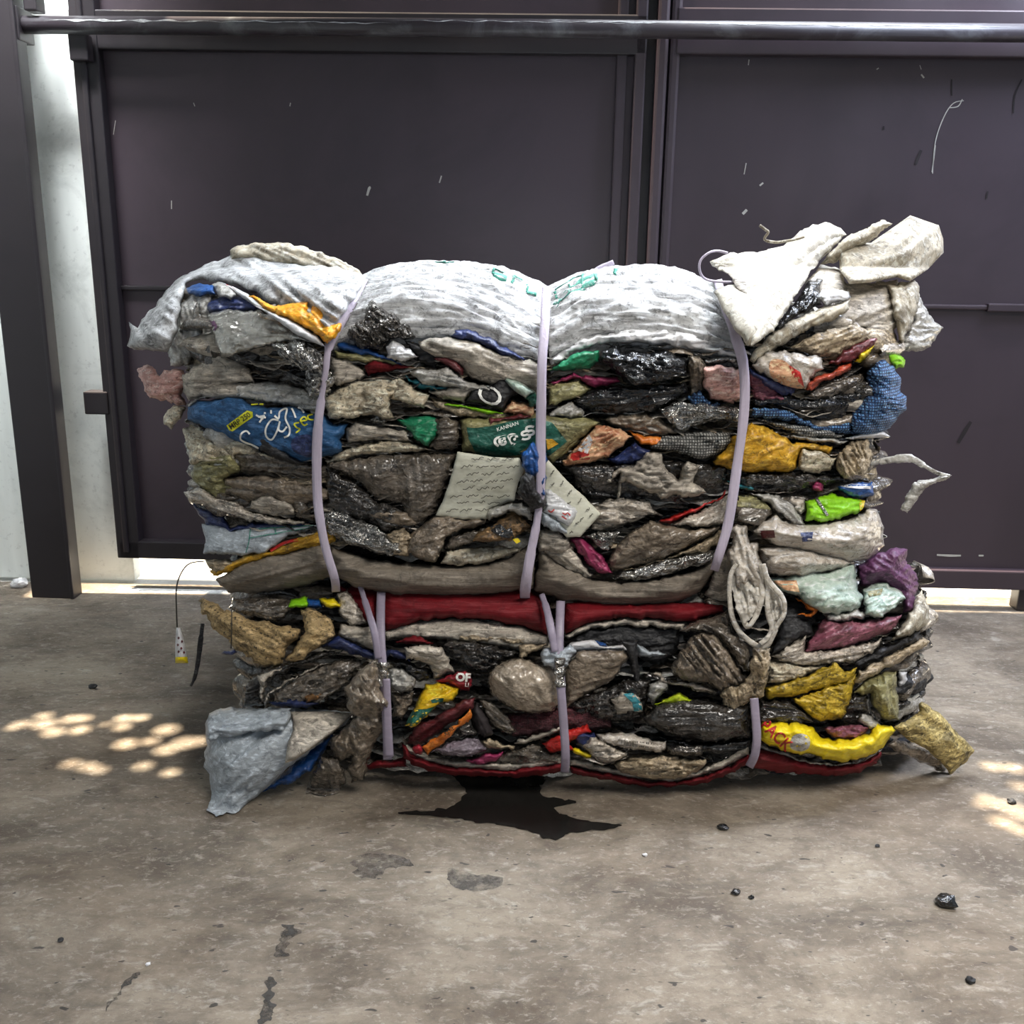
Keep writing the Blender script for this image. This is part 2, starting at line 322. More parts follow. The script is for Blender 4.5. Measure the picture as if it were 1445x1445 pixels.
# light leaking through two holes: painted below as two pale marks on the right leaf
# crossbar
zc = gp(700, 40, .07)[1]; ub0 = gp(18, 40, .07)[0]
GP3 = lambda u, w, z: tuple(GM @ Vector((u, w, z)))
cb = tube('gate_crossbar', [GP3(ub0+.02, -.075, zc-.004), GP3(0, -.075, zc), GP3(2.0, -.075, zc)], .0215, 'pipe', n=20)
tag(cb, 'long round metal locking bar with chipped paint across the top of the brown gate', 'gate bar')
def wear(x0, x1, a0, a1, seed):
    u0_ = gp(x0, 40, .09)[0]; u1_ = gp(x1, 40, .09)[0]; n = 40; V = []; Fs = []
    for i in range(n+1):
        t = i/n; u = u0_+(u1_-u0_)*t; e = min(1, 5*min(t, 1-t)); q = noise.noise(Vector((u*22, seed, 0))); q2 = noise.noise(Vector((u*30, seed, 7)))
        am = (a0+a1)/2+q*.25; hw = (a1-a0)/2*max(.05, e*(.6+q2*1.6))
        for k in range(4):
            a = am+hw*(k/1.5-1); V.append(GP3(u, -.075-math.cos(a)*.0219, zc+math.sin(a)*.0219))
        if i:
            b_ = len(V); Fs += [(b_-8+k, b_-7+k, b_-3+k, b_-4+k) for k in range(3)]
    o = link('paint_wear', V, Fs, 'wearm', cb); o['label'] = 'pale worn paint streak'
for w_ in ((66, 300, .05, .35, 1), (270, 560, .15, .30, 2), (560, 900, .5, .62, 3), (850, 935, .45, .8, 4), (960, 1440, .45, .56, 5)): wear(*w_)
for bx_ in ([((ub0, -.11, zc-.045), (ub0+.035, -.03, zc+.035))], [gb2(96, 122, 60, zc-.085, zc-.02, .07, .05)], [gb2(34, 52, 20, zc+.025, zc+.12, .1, .05)]):
    br = boxes('bracket', bx_, 'gated', None, bev=.004, M=GM); br.parent = cb; br.matrix_parent_inverse = Matrix.Translation(cb.location).inverted()
hb = boxes('gate_hinge', [gb2(118, 152, 568, gp(135, 585, .04)[1], gp(135, 553, .04)[1], .04, .05)], 'gated', g1, bev=.004); hb.name = 'hinge'
def mark(par, pts, wpx, m='chip', nm='chip_and_hole_light'):
    Q = smooth_line([(x, y) for x, y in pts], 4) if len(pts) > 2 else np.array(pts, float); V = []; Fs = []
    for i in range(len(Q)):
        t = Q[min(i+1, len(Q)-1)]-Q[max(i-1, 0)]; t = t/np.hypot(*t); n_ = np.array([-t[1], t[0]])*wpx*.32*(1-.5*abs(i/(len(Q)-1)-.5))
        for q in (Q[i]-n_, Q[i]+n_): u, z = gp(q[0], q[1], .0015); V.append((u, -.0015, z))
        if i: k = len(V); Fs.append((k-4, k-3, k-1, k-2))
    me = bpy.data.meshes.new(nm); me.from_pydata(V, [], Fs); me.materials.append(K[m]); o = bpy.data.objects.new(nm, me); COL.objects.link(o); o.parent = par
for pts, w_ in (([(518, 276), (521, 266), (523, 264)], 6), ([(242, 295), (242, 283)], 3), ([(409, 150), (410, 145)], 3), ([(620, 258), (623, 248)], 4), ([(160, 190), (163, 170)], 2), ([(275, 150), (273, 145)], 2.5)): mark(g1, pts, w_)
for pts, w_ in (([(1316, 245), (1320, 200), (1332, 165), (1345, 146), (1360, 142)], 2.2), ([(1320, 205), (1318, 222), (1315, 243)], 2.4), ([(1340, 152), (1352, 150), (1358, 140)], 2.4), ([(1050, 246), (1053, 230)], 3), ([(1072, 262), (1077, 258)], 5), ([(1048, 302), (1054, 296)], 8), ([(1201, 77), (1206, 73)], 5), ([(1242, 66), (1250, 74)], 3), ([(1300, 105), (1304, 110)], 5), ([(1298, 92), (1300, 98)], 2), ([(1056, 92), (1057, 84)], 3), ([(1237, 98), (1240, 96)], 3)): mark(g2, pts, w_)
mk('rust', crin=0, vary=0, col='211a1c', rough=.7, dirt=.2, speck=0, bump=0)
for pts, w_ in (([(1352, 625), (1362, 608), (1370, 595)], 9), ([(1292, 232), (1300, 212)], 8), ([(1430, 160), (1432, 135), (1442, 112)], 4), ([(1343, 135), (1343, 112)], 4), ([(1247, 183), (1247, 178)], 5), ([(1392, 280), (1394, 270)], 5)): mark(g2, pts, w_, 'rust', 'rust_mark')
for pts, w_ in (([(1322, 783), (1340, 784), (1356, 784)], 5), ([(1381, 784), (1388, 784)], 5)): mark(g2, pts, w_, 'chip')  # light through two small holes, painted as pale marks
for pts, w_ in (([(83, 176), (88, 172)], 3), ([(92, 327), (92, 320)], 4)): pass
# steel post, left, in front of the wall
PO = .115
pr = gp(101, 800, PO)[0]; pl = gp(40, 800, PO)[0]
po = boxes('steel_post', [((pl, -PO, 0), (pr, -PO+.05, 3.0)), ((pr-.012, -PO-.006, 0), (pr, -PO+.01, 3.0))], 'gated', bev=.004, M=GM)
tag(po, 'dark brown square steel post standing before the white wall at the far left', 'post')
# unseen roof added to block the sun; holes shaped to cast the floor patches
ZR = 2.9
spots = [(30,1022,18),(62,1022,24),(100,1015,20),(112,1030,20),(118,1014,15),(75,1033,22),(20,1026,14),(175,1014,18),(198,1013,15),(172,1026,16),(178,1050,24),(235,1030,26),(262,1048,30),(235,1058,24),(212,1046,18),
 (100,1078,18),(125,1082,20),(140,1087,16),(202,1081,18),(240,1090,16),(62,1010,16),(150,1022,9),(280,1046,22),
 (1400,1082,20),(1430,1084,22),(1395,1130,22),(1425,1140,30),(1445,1150,30),(1440,1110,20),(1415,1160,26),(1385,1136,14),(1440,1172,20)]
def roof():
    V = [(-2.3, -3.0), (4.6, -3.0), (4.6, 2.73), (-2.3, 2.73)]; E = [(0, 1), (1, 2), (2, 3), (3, 0)]; hs = []
    rnd = random.Random(3)
    for (x, y, r) in spots:
        p = Vector(atfloor([(x, y)])[0]); t = ZR/SUN.z; c = p+SUN*t
        hs.append((c.x, c.y, r*p.length/F*.62))
    merged = []
    n0 = len(V); G = 0.022
    for (a, b, r) in hs:
        k0 = len(V)
        for k in range(14): V.append((a+r*math.cos(k*math.pi/7), b+r*math.sin(k*math.pi/7)))
        E += [(k0+k, k0+(k+1) % 14) for k in range(14)]
    for i in range(1200): V.append((rnd.uniform(-2.2, 4.5), rnd.uniform(-2.9, 2.6)))
    vo, eo, fo, *_ = geometry.delaunay_2d_cdt([Vector(v) for v in V], E, [], 0, 1e-5)
    ff = []
    for f in fo:
        cx = sum(vo[i].x for i in f)/len(f); cy = sum(vo[i].y for i in f)/len(f)
        if any((cx-a)**2+(cy-b)**2 < (r*.99)**2 for a, b, r in hs): continue
        ff.append(tuple(f))
    o = link('holed_shade_roof', [(v.x, v.y, ZR) for v in vo], ff, 'roofm', smooth=False); return struct(o)
roof()
# wet patch and stains on the floor
def flat(name, label, cat, P_, m, z=.0015, n=4, jit=3.0):
    rnd = random.Random(len(label)); Q = smooth_line(P_, n, True); Q = smooth_line(Q, 2, True); Q = Q+np.array([[noise.noise(Vector((q[0]*.07, q[1]*.14, 3)))*jit*3+rnd.uniform(-1, 1)*jit*.35, noise.noise(Vector((q[0]*.09, q[1]*.2, 8)))*jit*1.2+rnd.uniform(-1, 1)*jit*.15] for q in Q]); k = len(Q)
    vo, eo, fo, *_ = geometry.delaunay_2d_cdt([Vector(p) for p in Q], [(i, (i+1) % k) for i in range(k)], [], 0, 1e-5)
    V2 = np.array([(v.x, v.y) for v in vo]); Fs = [list(f)[::-1] for f in fo if inside(V2[list(f)].mean(0)[None], Q)[0]]
    o = link(name, atfloor(V2, z), Fs, m, smooth=False); return tag(o, label, cat)
flat('wet_patch', 'black wet patch of liquid leaking out in front of the lower bale', 'puddle', px('X', '640,1085 650,1105 658,1120 640,1135 610,1143 566,1145 570,1149 630,1152 670,1160 715,1165 760,1178 785,1184 800,1176 845,1171 880,1163 840,1160 800,1150 780,1145 800,1135 812,1130 775,1125 760,1112 765,1100 760,1085'), 'wet')
for lab, s, m in (('dark oily drip stain on the floor below the bale, the upper of two', '400,1305 418,1308 420,1318 408,1330 404,1345 392,1352 388,1345 395,1325', 'stain'),
  ('dark drip stain at the bottom edge of the floor, the lower of two', '380,1378 388,1385 384,1405 388,1425 382,1436 372,1445 362,1447 370,1425 374,1400', 'stain'),
  ('grey worn oval stain on the floor left of the wet patch', '495,1212 530,1204 575,1212 580,1222 545,1228 535,1238 505,1236 500,1222', 'stainl'),
  ('second grey worn stain on the floor under the wet patch', '632,1225 660,1232 710,1238 700,1252 660,1256 635,1246', 'stainl'),
  ('thin dark scratch in the concrete at bottom left', '198,1374 192,1380 168,1402 146,1430 162,1402 185,1376', 'stain')):
    flat('floor_stain', lab, 'stain', px('X', s), m, z=.0008)
def crumb(name, label, x, y, w, h, m, seed):
    rnd = random.Random(seed); V = []; c = Vector(atfloor([(x, y)])[0]); s = w*c.length/F
    bm = bmesh.new(); bmesh.ops.create_icosphere(bm, subdivisions=2, radius=1)
    for v in bm.verts:
        q = 1+.5*noise.noise(v.co*1.8+Vector((seed, 0, 0))); v.co = Vector((v.co.x*s*q/2, v.co.y*s*q*.45, (v.co.z*q+.8)*h*s))
        v.co.z = max(v.co.z, 0)
    me = bpy.data.meshes.new(name); bm.to_mesh(me); bm.free(); me.materials.append(K[m]); o = bpy.data.objects.new(name, me); COL.objects.link(o); o.location = (c.x, c.y, .0005)
    return tag(o, label, 'debris')
for i, (x, y, w_, m, lab) in enumerate(((1335, 1277, 30, 'black', 'largest black scrap lying on the floor at lower right'), (1369, 1386, 14, 'blackm', 'small black crumb near the bottom right corner'), (1020, 1170, 15, 'black', 'black chip on the floor below the right strap'),
   (1038, 1261, 14, 'black', 'black crumb, left of a pair on the floor right of centre'), (1060, 1268, 9, 'black', 'tiny black crumb, right of a pair on the floor right of centre'), (131, 971, 12, 'blackm', 'dark crumb on the shaded floor left of the bale'), (910, 1208, 8, 'white', 'tiny white crumb on the floor below the centre strap'),
   (209, 1362, 8, 'white', 'small white crumb on the floor at bottom left'), (28, 828, 22, 'white', 'white crumpled scrap at the foot of the wall beside the post'), (1238, 1195, 7, 'blackm', 'dark dot of grit on the floor right of the bale front'), (1427, 1133, 12, 'blackm', 'grey crumb in the right sunlit patch'), (86, 1328, 9, 'blackm', 'brown crumb on the floor at lower left'))):
    crumb('debris_crumb', lab, x, y, w_, .28, m, i*3.7)
# ---------------- crumpled pieces ----------------
def yfront(P, bale):
    x, y = P[:, 0], P[:, 1]
    if bale == 'u':
        Y = 1.76+np.abs((x-755)/500)**4*.09
        t = np.clip((490-y)/112, 0, 1); Y = Y+.19*(1-np.sqrt(1-t*t))
        t = np.clip((y-800)/70, 0, 1.2); Y = Y+.035*t*t
    else:
        Y = 1.71+np.abs((x-770)/520)**4*.08
        t = np.clip((910-y)/70, 0, 1.2); Y = Y+.055*t*t
        t = np.clip((y-1050)/55, 0, 1.2); Y = Y+.03*t*t
    return Y
def edist(P, Q):
    m = np.full(len(P), 1e9); n = len(Q)
    for i in range(n):
        a = Q[i-1]; b = Q[i]; ab = b-a; L = (ab**2).sum()+1e-9
        t = np.clip(((P-a)@ab)/L, 0, 1); d = P-(a+t[:, None]*ab); m = np.minimum(m, (d**2).sum(1))
    return np.sqrt(m)
def ridges(P, seed, wl, ang, st, octv=3):
    ca, sa = math.cos(ang), math.sin(ang); out = np.zeros(len(P))
    u = (P[:, 0]*ca+P[:, 1]*sa)/(wl*st); v = (-P[:, 0]*sa+P[:, 1]*ca)/wl
    for i in range(len(P)):
        a, b = u[i], v[i]; wx = noise.noise(Vector((a*.7, b*.7, seed+9)))*.9; a += wx; b += wx*.6; h = 0; am = 1
        for k in range(octv):
            h += am*(1-2.2*abs(noise.noise(Vector((a, b, seed+k*5.3))))); a = a*2.1+3.1; b = b*2.1+1.7; am *= .48
        out[i] = h*.5
    return out
def pleats(P, seed, wl, ang, st):
    ca, sa = math.cos(ang), math.sin(ang); u = (P[:, 0]*ca+P[:, 1]*sa)/(wl*st); v = (-P[:, 0]*sa+P[:, 1]*ca)/wl
    return np.array([1-2.4*abs(noise.noise(Vector((a+.6*noise.noise(Vector((a, b*.3, seed))), b, seed+31)))) for a, b in zip(u, v)])
def make_tin(R, sp, seed):
    """piecewise flat facets with sharp creases, like crumpled foil"""
    rnd = random.Random(seed); x0, y0 = R.min(0)-sp*1.5; x1, y1 = R.max(0)+sp*1.5
    pts = [(x+rnd.uniform(-.42, .42)*sp, y+rnd.uniform(-.42, .42)*sp) for x in np.arange(x0, x1+sp, sp) for y in np.arange(y0, y1+sp, sp)]
    hs = np.array([rnd.uniform(-1, 1) for _ in pts]); vo, eo, fo, oi, *_ = geometry.delaunay_2d_cdt([Vector(p) for p in pts], [], [], 0, 1e-6)
    V = np.array([(v.x, v.y) for v in vo]); H = np.array([hs[o_[0]] if len(o_) else 0 for o_ in oi])
    def f(P):
        out = np.zeros(len(P))
        for t in fo:
            a, b, c = V[list(t)]; d = (b[1]-c[1])*(a[0]-c[0])+(c[0]-b[0])*(a[1]-c[1])
            if abs(d) < 1e-9: continue
            l1 = ((b[1]-c[1])*(P[:, 0]-c[0])+(c[0]-b[0])*(P[:, 1]-c[1]))/d; l2 = ((c[1]-a[1])*(P[:, 0]-c[0])+(a[0]-c[0])*(P[:, 1]-c[1]))/d; l3 = 1-l1-l2
            m = (l1 >= -1e-9) & (l2 >= -1e-9) & (l3 >= -1e-9); out[m] = (l1*H[t[0]]+l2*H[t[1]]+l3*H[t[2]])[m]
        return out
    return f
SEED = [0]
PIECES = []
def P(reg, name, cat, label, m, bale, d, bulge, s, w=.8, wl=26, a=0., st=1.6, tuck=1.6, rad=None, g=(0, 0), sharp=True, jit=1.6, pl=.5, bk=.58, tlt=1, pil=False, res=None, Y0=None, group=None, parent=None, th=.0016, oct=3):
    """one crumpled piece: traced outline, own depth (d cm in front of the bale face), puffed by bulge cm"""
    SEED[0] += 1; sd = SEED[0]*7.31; rnd = random.Random(SEED[0])
    Q = px(reg, s) if isinstance(s, str) else np.asarray(s, float)
    c0 = Q.mean(0)
    ar = abs(sum(Q[i-1][0]*Q[i][1]-Q[i][0]*Q[i-1][1] for i in range(len(Q))))/2
    res = res or min(3.6, max(1.9, math.sqrt(ar)/30))
    if sharp:
        R = []
        for i in range(len(Q)):
            p, q = Q[i-1], Q[i]; n = max(1, int(np.hypot(*(q-p))/(res*1.3)))
            for k in range(n): R.append(p+(q-p)*k/n)
        R = np.array(R)
    else:
        L = np.hypot(*(Q-np.roll(Q, 1, 0)).T).mean(); R = smooth_line(Q, max(2, int(L/(res*1.3))), True)
    if jit:
        for i in range(len(R)):
            v = Vector((R[i][0]*.09, R[i][1]*.09, sd)); R[i] += np.array([noise.noise(v), noise.noise(v+Vector((0, 0, 50)))])*jit*2+np.array([noise.noise(v*3.7), noise.noise(v*3.7+Vector((0, 0, 50)))])*jit*1.1
    x0, y0 = R.min(0); x1, y1 = R.max(0); G = []
    yy = y0; k = 0
    while yy < y1:
        xx = x0+(res/2 if k % 2 else 0)
        while xx < x1: G.append((xx+rnd.uniform(-.22, .22)*res, yy+rnd.uniform(-.22, .22)*res)); xx += res
        yy += res*.87; k += 1
    G = np.array(G) if G else np.zeros((0, 2))
    if len(G): G = G[inside(G, R)]
    if len(G): G = G[edist(G, R) > res*.45]
    n = len(R)
    vin = [Vector(p) for p in R]+[Vector(p) for p in G]
    vo, eo, fo, *_ = geometry.delaunay_2d_cdt(vin, [(i, (i+1) % n) for i in range(n)], [], 0, 1e-4)
    V2 = np.array([(v.x, v.y) for v in vo]); cen = np.array([V2[list(f)].mean(0) for f in fo]); ok = inside(cen, R)
    Fs = [list(f) for f, o_ in zip(fo, ok) if o_]
    used = sorted({i for f in Fs for i in f}); mp = {o_: i for i, o_ in enumerate(used)}; V2 = V2[used]; Fs = [[mp[i] for i in f] for f in Fs]
    bulge = bulge*(1 if (pil or rad) else bk); tl_ = rnd.uniform(-1, 1)*.0007*tlt*(0 if pil or rad else 1)
    rad_ = rad or max(8, min(30, math.sqrt(ar)*.28))
    tin = make_tin(R, wl*1.25, sd)
    def surf(Pp, back=False):
        Pp = np.asarray(Pp, float); e = edist(Pp, R); e = np.where(inside(Pp, R), e, 0)
        t = 1-np.clip(e/rad_, 0, 1); prof = 1-t*t if not pil else np.sqrt(1-t*t)*.6+.4*(1-t*t); rim = (1-np.clip(e/4.5, 0, 1))**2
        base = yfront(Pp, bale) if Y0 is None else np.full(len(Pp), float(Y0))
        base = base+g[0]*(Pp[:, 0]-c0[0])+(g[1]+tl_)*np.clip(Pp[:, 1]-c0[1], -28, 28)+g[1]*(Pp[:, 1]-c0[1]-np.clip(Pp[:, 1]-c0[1], -28, 28))-d*.01
        rr = (ridges(Pp, sd, wl, a, st, oct)*.45+pleats(Pp, sd, max(4.5, wl*.34), a, st*2.4)*pl+tin(Pp)*.55)*w*.01
        if back: Y = base+bulge*.01*prof*.8+rr*prof*.5
        else: Y = base-bulge*.01*prof-rr*(.55+.45*prof)+tuck*.01*rim*.75
        fy = atfloor(Pp, .004)[:, 1]; fy = np.where(fy > 0, fy, 99)
        return np.minimum(Y, fy)
    Yf = surf(V2); W = at(V2, Yf)
    if pil:
        Yb = surf(V2, True); Yb = np.maximum(Yb, Yf+.003); Wb = at(V2, Yb); nv = len(V2)
        # orientation
        ed = {}
        for f in Fs:
            for i in range(len(f)): ed[(f[i-1], f[i])] = ed.get((f[i-1], f[i]), 0)+1
        bd = [(p, q) for (p, q) in ed if (q, p) not in ed]
        V = np.vstack([W, Wb]); FF = [f[::-1] for f in Fs]+[[i+nv for i in f] for f in Fs]+[[p, q, q+nv, p+nv] for p, q in bd]
        o = link(name, V, FF, m, parent)
    else:
        o = link(name, W, [f[::-1] for f in Fs], m, parent)
        md = o.modifiers.new('thickness', 'SOLIDIFY'); md.thickness = th; md.offset = -1 if Fs else 0
    # make normals face the camera for front
    if parent is None: tag(o, label, cat, group)
    elif label: o['label'] = label
    o_surf[o.name] = surf; PIECES.append(o)
    return o
o_surf = {}
def onto(parent, P2, off=.0015):
    """points (px) laid on the parent's front surface"""
    return at(P2, o_surf[parent.name](P2)-off)
def decal(parent, name, reg, s, m, off=.0015, sharp=True, label=None, res=4):
    Q = px(reg, s) if isinstance(s, str) else np.asarray(s, float)
    if not sharp: Q = smooth_line(Q, 4, True)
    R = []
    for i in range(len(Q)):
        p, q = Q[i-1], Q[i]; n = max(1, int(np.hypot(*(q-p))/res))
        for k in range(n): R.append(p+(q-p)*k/n)
    R = np.array(R); x0, y0 = R.min(0); x1, y1 = R.max(0)
    G = np.array([(x, y) for x in np.arange(x0, x1, res) for y in np.arange(y0, y1, res)]).reshape(-1, 2)
    if len(G): G = G[inside(G, R)]
    if len(G): G = G[edist(G, R) > res*.4]
    n = len(R); vo, eo, fo, *_ = geometry.delaunay_2d_cdt([Vector(p) for p in R]+[Vector(p) for p in G], [(i, (i+1) % n) for i in range(n)], [], 0, 1e-4)
    V2 = np.array([(v.x, v.y) for v in vo]); Fs = [list(f)[::-1] for f in fo if inside(V2[list(f)].mean(0)[None], R)[0]]
    o = link(name, onto(parent, V2, off), Fs, m, parent)
    if label: o['label'] = label
    o_surf[o.name] = lambda Pp: o_surf[parent.name](Pp)-off
    return o
def strokes(parent, name, lines, wpx, m, off=.0038, label=None):
    V = []; Fs = []
    for L in lines:
        Q = np.asarray(L, float)
        if len(Q) > 2: Q = smooth_line(Q, 5)
        else: Q = np.array([Q[0]+(Q[1]-Q[0])*t for t in np.linspace(0, 1, max(2, int(np.hypot(*(Q[1]-Q[0]))/4)))])
        for i in range(len(Q)):
            t = Q[min(i+1, len(Q)-1)]-Q[max(i-1, 0)]; t = t/(np.hypot(*t)+1e-9); nn = np.array([-t[1], t[0]])*wpx/2
            V += [Q[i]-nn, Q[i]+nn]
            if i: k = len(V); Fs.append((k-4, k-3, k-1, k-2))
    o = link(name, onto(parent, np.array(V), off), Fs, m, parent)
    if label: o['label'] = label
    return o
def text(parent, body, cx, cy, size, ang, m, name='lettering', off=.004, sx=1, shear=0, label=None, bold=0):
    cu = bpy.data.curves.new('t', 'FONT'); cu.body = body; cu.size = 1; cu.align_x = 'CENTER'; cu.align_y = 'CENTER'; cu.resolution_u = 3; cu.shear = shear; cu.offset = bold
    ob = bpy.data.objects.new('t', cu); COL.objects.link(ob); dg = bpy.context.evaluated_depsgraph_get(); me = bpy.data.meshes.new_from_object(ob.evaluated_get(dg))
    bm = bmesh.new(); bm.from_mesh(me)
    for _ in range(3):
        es = [e for e in bm.edges if e.calc_length()*size > 5]
        if es: bmesh.ops.subdivide_edges(bm, edges=es, cuts=1)
    bmesh.ops.triangulate(bm, faces=bm.faces)
    ca, sa = math.cos(math.radians(ang)), math.sin(math.radians(ang))
    V = np.array([(cx+(v.co.x*sx*ca+v.co.y*sa)*size, cy+(v.co.x*sx*sa-v.co.y*ca)*size) for v in bm.verts]); bm.verts.index_update(); Fs = [[v.index for v in f.verts] for f in bm.faces]
    bm.free(); bpy.data.objects.remove(ob); bpy.data.curves.remove(cu); bpy.data.meshes.remove(me)
    if not len(V): return None
    o = link(name, onto(parent, V, off), Fs, m, parent, smooth=False)
    if label: o['label'] = label
    return o
def ribbon(name, L, wpx, m, label=None, cat=None, th=.0012, parent=None, group=None, n=6, thin=False):
    """flat band through (px, py, Y) points"""
    Q = smooth_line(L, n); V = []; Fs = []
    for i in range(len(Q)):
        t = Q[min(i+1, len(Q)-1)][:2]-Q[max(i-1, 0)][:2]; t = t/(np.hypot(*t)+1e-9); nn = np.array([-t[1], t[0]])
        ww = wpx[min(len(wpx)-1, int(i/len(Q)*len(wpx)))] if hasattr(wpx, '__len__') else wpx
        for q, dy in ((-ww/2, .0015), (-ww*.2, 0), (ww*.2, 0), (ww/2, .0015)): V.append((*(Q[i][:2]+nn*q), Q[i][2]+dy))
        if i:
            k = len(V)
            for j in range(3): Fs.append((k-8+j, k-7+j, k-3+j, k-4+j))
    V = np.array(V); fy = atfloor(V[:, :2], .003)[:, 1]; Yv = np.where(fy > 0, np.minimum(V[:, 2], fy), V[:, 2])
    o = link(name, at(V[:, :2], Yv), [f[::-1] for f in Fs], m, parent); md = o.modifiers.new('thickness', 'SOLIDIFY'); md.thickness = th; md.offset = 0
    if parent is None: tag(o, label, cat, group)
    elif label: o['label'] = label
    return o
def loft(name, rows, m, label, cat, nu=60, nv=40, fold=.006, seed=1, group=None, dirs=(6, 1)):
    """rows: lists of world points, resampled; folds run along the rows"""
    R = []
    for r in rows:
        r = smooth_line(r, 8); s = np.r_[0, np.cumsum(np.linalg.norm(np.diff(r, axis=0), axis=1))]; t = np.linspace(0, s[-1], nu); R.append(np.stack([np.interp(t, s, r[:, k]) for k in range(3)], 1))
    R = np.array(R); m_ = len(R); G = []
    for j in range(nv):
        tt = j/(nv-1)*(m_-1); i = min(int(tt), m_-2); f = tt-i; a, b, c, d = R[max(i-1, 0)], R[i], R[i+1], R[min(i+2, m_-1)]
        G.append(.5*((2*b)+(c-a)*f+(2*a-5*b+4*c-d)*f*f+(3*b-a-3*c+d)*f**3))
    G = np.array(G); du = np.gradient(G, axis=1); dv = np.gradient(G, axis=0); Nn = np.cross(du, dv); Nn /= np.linalg.norm(Nn, axis=2, keepdims=True)+1e-9
    uv = np.array([(i*7.0, j*9.0) for j in range(nv) for i in range(nu)]); h = (ridges(uv, seed, 40, 0.03, 5, 3)*.7+pleats(uv, seed, 16, .02, 14)*.55+pleats(uv, seed+5, 9, -.03, 16)*.3).reshape(nv, nu, 1)
    e = np.minimum(np.arange(nv), np.arange(nv)[::-1])[:, None, None]/3; G = G+Nn*h*fold*np.clip(e, .15, 1)
    V = G.reshape(-1, 3); Fs = [(j*nu+i, j*nu+i+1, (j+1)*nu+i+1, (j+1)*nu+i) for j in range(nv-1) for i in range(nu-1)]
    o = link(name, V, Fs, m); md = o.modifiers.new('thickness', 'SOLIDIFY'); md.thickness = .003; md.offset = 0
    o['grid'] = 0; del o['grid']
    return tag(o, label, cat, group), G
def px3(reg, s, Y): q = px(reg, s); return at(q, np.broadcast_to(Y, len(q)).astype(float))

